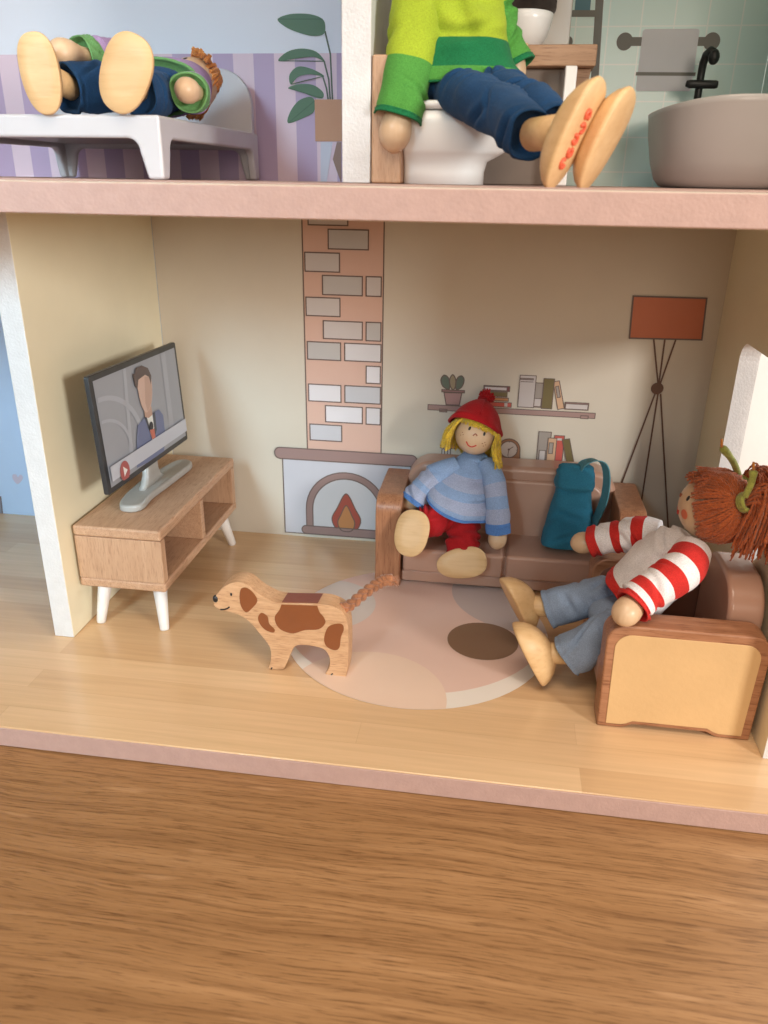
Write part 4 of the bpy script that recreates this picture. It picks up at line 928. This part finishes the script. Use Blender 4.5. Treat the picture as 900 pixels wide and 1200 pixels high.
cloth_part('sleeve', top, limb_st([sF, sF.lerp(hF, .3) + V((0, .01, .02)), sF.lerp(hF, .6) + V((0, .005, .012)), hF.lerp(sF, .10)], [.075, .076, .068, .068], (0, 0, 1)), ['fwhite', 'fredstripe'], [(.2, 0), (.36, 1), (.52, 0), (.66, 1), (.84, 0), (1, 1)], 60, 36, .010, 9, 2.1, 17, label='red and white striped sleeve')
hand(db, hN, (hN - sN) + V((0, -.1, 0)), .055); hand(db, hF, hF - sF, .05)
# trousers and feet
fN = V((2.105, -.03, .152)); fF = V((2.044, 0.200, 0.255))
tr = MB(); tr.ellipsoid(cH + V((-.03, 0, -.06)), [(.12, 0, 0), (0, .16, 0), (0, 0, .085)], 28, 16)
for pts, rad, sd in (([cH + V((-.02, -.08, -.06)), (2.425, 0.000, 0.299), (2.349, -0.010, 0.222), (2.263, -0.020, 0.159)], [.078, .078, .082, .092], 3), ([cH + V((-.02, .08, -.05)), (2.410, 0.170, 0.367), (2.324, 0.180, 0.328), (2.195, 0.190, 0.258)], [.078, .076, .078, .086], 9)):
    R = cloth_rings(limb_st(pts, [(r, r*.86) for r in rad], (0, 0, 1)), 64, 56, .010, 8, 2.4, sd, 9, .07, (.93,)); rim(R); tr.rings(R)
tr.build('trousers', 'fdenim', db, label='grey blue cotton trousers')
nN, nF = V((-.86, -.12, -.47)), V((-.80, -.35, -.42))
peg(db, tuple(fN - nN*.03), (2.283, -0.015, 0.171), .046); peg(db, tuple(fF - nF*.03), (2.238, 0.190, 0.271), .046)
foot(db, fN, nN, (-.45, 0, .9), .315, .19, .115); foot(db, fF, nF, (-.35, .1, .9), .29, .18, .11)
anchor(db, tuple(cH + V((0, 0, -.13))))

# ---- doll in green jumper on the toilet (its head is above the picture)
dc = thing('doll', 'doll in lime and green jumper and navy trousers sitting on the toilet', 'doll')
hip = V((1.68, .20, 2.345))
st = [(V((1.675, .24, 2.80)), X_, Y_, .06, .06), (V((1.675, .235, 2.77)), X_, Y_, .105, .09), (V((1.67, .22, 2.70)), X_, Y_, .135, .12), (V((1.675, .20, 2.58)), X_, Y_, .15, .14), (V((1.685, .18, 2.45)), X_, Y_, .168, .15), (V((1.695, .165, 2.355)), X_, Y_, .198, .165), (V((1.70, .16, 2.322)), X_, Y_, .20, .168)]
jm = cloth_part('jumper', dc, st, ['flime', 'fdgreen', 'fgreen'], [(.66, 0), (.80, 1), (.96, 2), (1, 1)], 60, 54, .013, 6, 2.2, 31, nc=22, hem=.04, label='lime jumper with green bands')
cloth_part('sleeve', jm, limb_st([(1.60, .18, 2.74), (1.55, .12, 2.62), (1.533, 0.060, 2.418), (1.511, 0.030, 2.301), (1.492, 0.010, 2.209)], [.08, .085, .082, .080, .085], (1, 0, 0)), ['flime', 'fgreen', 'fdgreen'], [(.57, 0), (.93, 1), (1, 2)], 50, 36, .010, 8, 2.2, 33)
cloth_part('sleeve', jm, limb_st([(1.73, .24, 2.74), (1.785, .24, 2.66), (1.813, 0.250, 2.494), (1.875, 0.240, 2.383)], [.05, .062, .07, .078], (1, 0, 0)), ['flime', 'fgreen', 'fdgreen'], [(.5, 0), (.92, 1), (1, 2)], 50, 36, .010, 8, 2.2, 35)
hand(dc, (1.489, 0.000, 2.172), (-.15, -.1, -1), .056); hand(dc, (1.870, 0.300, 2.373), (-.2, .1, -1), .048)
fC1, fC2 = V((2.058, -0.560, 2.134)), V((2.151, -0.480, 2.125))
tr = MB(); tr.ellipsoid((1.70, .16, 2.315), [(.16, 0, 0), (0, .14, 0), (0, 0, .055)], 28, 16)
for pts, rad, sd in (([(1.66, .10, 2.31), (1.743, -0.040, 2.270), (1.859, -0.200, 2.214), (1.940, -0.360, 2.147)], [.064, .072, .074, .072], 3), ([(1.78, .14, 2.31), (1.841, 0.000, 2.293), (1.937, -0.140, 2.238), (2.011, -0.280, 2.170)], [.062, .066, .068, .068], 9)):
    R = cloth_rings(limb_st(pts, rad, (0, 0, 1)), 64, 56, .013, 7, 2.2, sd, 14, .05, (.93,)); rim(R); tr.rings(R)
tr.build('trousers', 'fnavy', dc, label='navy cotton trousers')
n1 = V((.84, -.41, -.34))
peg(dc, tuple(fC1 - n1*.04), (1.946, -0.400, 2.145), .045); peg(dc, tuple(fC2 - n1*.04), (2.021, -0.340, 2.162), .045)
f1 = foot(dc, fC1, n1, (.37, .12, .92), .30, .160, .078, egg=.2); foot(dc, fC2, n1, (.37, .12, .92), .285, .160, .078, egg=.2)
# worn red stamp on the near sole
lg = V((.37, .12, .92)); lg = (lg - n1.normalized()*lg.dot(n1.normalized())).normalized(); sd_ = n1.normalized().cross(lg); stp = MB(); random.seed(2); nn1 = n1.normalized()
for k in range(5):
    c_ = fC1 + nn1*.0012 + lg*(-.075 + .033*k) + sd_*(.004*(-1)**k)
    pts = [tuple(c_ + lg*(.011*math.cos(a)) + sd_*(.013*math.sin(a))) for a in (2*math.pi*q/12*(.78 + .04*(k % 3)) + k for q in range(13))]
    stp.tube(pts, .0062, 6)
stp.build('stamp', paint('red_stamp', (.78, .13, .06), .5, .15, 30), f1, label='worn red stamp')
hd = Head(dc, (1.71, .25, 2.91), (.5, -.85, 0), (0, 0, 1), .125)
for lo in (-20, 20): hd.dot('eye', lo, 10, .007, .011, 'black')
hd.arc('mouth', [(-15, -24), (0, -33), (15, -24)], .004, 'red_mark')
hh = MB(); random.seed(9)
for i in range(120):
    a = random.uniform(-180, 180); lo_end = 35 if abs(a) < 60 else -20; strand(hh, [hd.p(a, 88, 1.05), hd.p(a, 55, 1.10), hd.p(a, lo_end + random.uniform(-6, 6), 1.07)], .008, 3, 5)
hh.build('hair', 'yorange', hd.o, kind='stuff', label='orange yarn hair')
anchor(dc, (1.70, .18, 2.275))

# ---- doll lying on the bed, feet to the front
dd = thing('doll', 'doll in lilac jumper and navy trousers lying on the white bed', 'doll')
fD1, fD2 = V((0.226, -0.020, 2.345)), V((0.542, -0.020, 2.345))
st = [(V((0.441, 0.860, 2.402)), .06, .055), (V((0.440, 0.800, 2.396)), .12, .08), (V((0.440, 0.720, 2.382)), .15, .10), (V((0.457, 0.600, 2.367)), .155, .105), (V((0.466, 0.520, 2.356)), .16, .11), (V((0.472, 0.470, 2.348)), .162, .112)]
ax = (st[-1][0] - st[0][0]).normalized(); sdv = V((ax.y, -ax.x, 0)).normalized(); upv = sdv.cross(ax)
jm = cloth_part('jumper', dd, [(c, sdv, upv, rx, ry) for c, rx, ry in st], ['flilac', 'flgreen'], [(.92, 0), (1, 1)], 50, 48, .010, 7, 2.2, 41, label='lilac jumper with green trim')
cloth_part('sleeve', jm, limb_st([(0.305, 0.620, 2.435), (0.288, 0.500, 2.445), (0.277, 0.360, 2.446), (0.248, 0.240, 2.439)], [.075, .075, .065, .062], (0, 0, 1)), ['flilac', 'flgreen'], [(.80, 0), (1, 1)], 40, 32, .008, 9, 2.1, 43)
cloth_part('sleeve', jm, limb_st([(0.522, 0.660, 2.356), (0.581, 0.520, 2.334), (0.620, 0.400, 2.325), (0.651, 0.290, 2.316)], [.075, .074, .072, .070], (0, 0, 1)), ['flilac', 'flgreen'], [(.60, 0), (1, 1)], 40, 32, .006, 9, 2.1, 45)
hand(dd, (0.232, 0.160, 2.429), (-.4, -.9, 0), .052); hand(dd, (0.658, 0.260, 2.319), (-.12, -1, .02), .046)
tr = MB(); tr.ellipsoid((0.457, 0.460, 2.338), [(.14, 0, 0), (0, .10, 0), (0, 0, .085)], 28, 16)
for pts, rad, sd in (([(0.428, 0.420, 2.340), (0.360, 0.320, 2.333), (0.304, 0.220, 2.324), (0.251, 0.110, 2.307)], [.085, .085, .085, .083], 3), ([(0.460, 0.460, 2.325), (0.488, 0.340, 2.309), (0.512, 0.220, 2.298), (0.526, 0.100, 2.298)], [.08, .08, .078, .078], 9)):
    R = cloth_rings(limb_st(pts, rad, (0, 0, 1)), 56, 52, .010, 8, 2.2, sd, 12, .05, (.93,)); rim(R); tr.rings(R)
tr.build('trousers', 'fnavy', dd, label='navy cotton trousers')
peg(dd, tuple(fD1 + V((.0, .05, 0))), (0.259, 0.140, 2.313), .042); peg(dd, tuple(fD2 + V((0, .05, 0))), (0.517, 0.120, 2.300), .042)
foot(dd, fD1, (.10, -1, .03), (-.10, 0, .99), .262, .142, .09, egg=.08); foot(dd, fD2, (.0, -1, .03), (.42, 0, .9), .262, .18, .09, egg=.08)
hd = Head(dd, V((0.494, 0.760, 2.389)), (-.42, -.30, .86), (.72, .50, .45), .105)
for lo in (-20, 20): hd.dot('eye', lo, 10, .007, .011, 'black')
hd.arc('mouth', [(-15, -24), (0, -33), (15, -24)], .004, 'red_mark')
hh = MB(); random.seed(19)
for i in range(130):
    a = random.uniform(-180, 180); e_ = 45 if abs(a) < 60 else -35
    strand(hh, [hd.p(a, 88, 1.05), hd.p(a, 60, 1.12), hd.p(a, e_ + random.uniform(-12, 12), 1.12 + random.uniform(0, .25))], .008, 3, 5)
hh.build('hair', 'yorange', hd.o, kind='stuff', label='orange yarn hair')
anchor(dd, tuple(V((0.472, 0.470, 2.348)) + V((0, 0, -.11))))
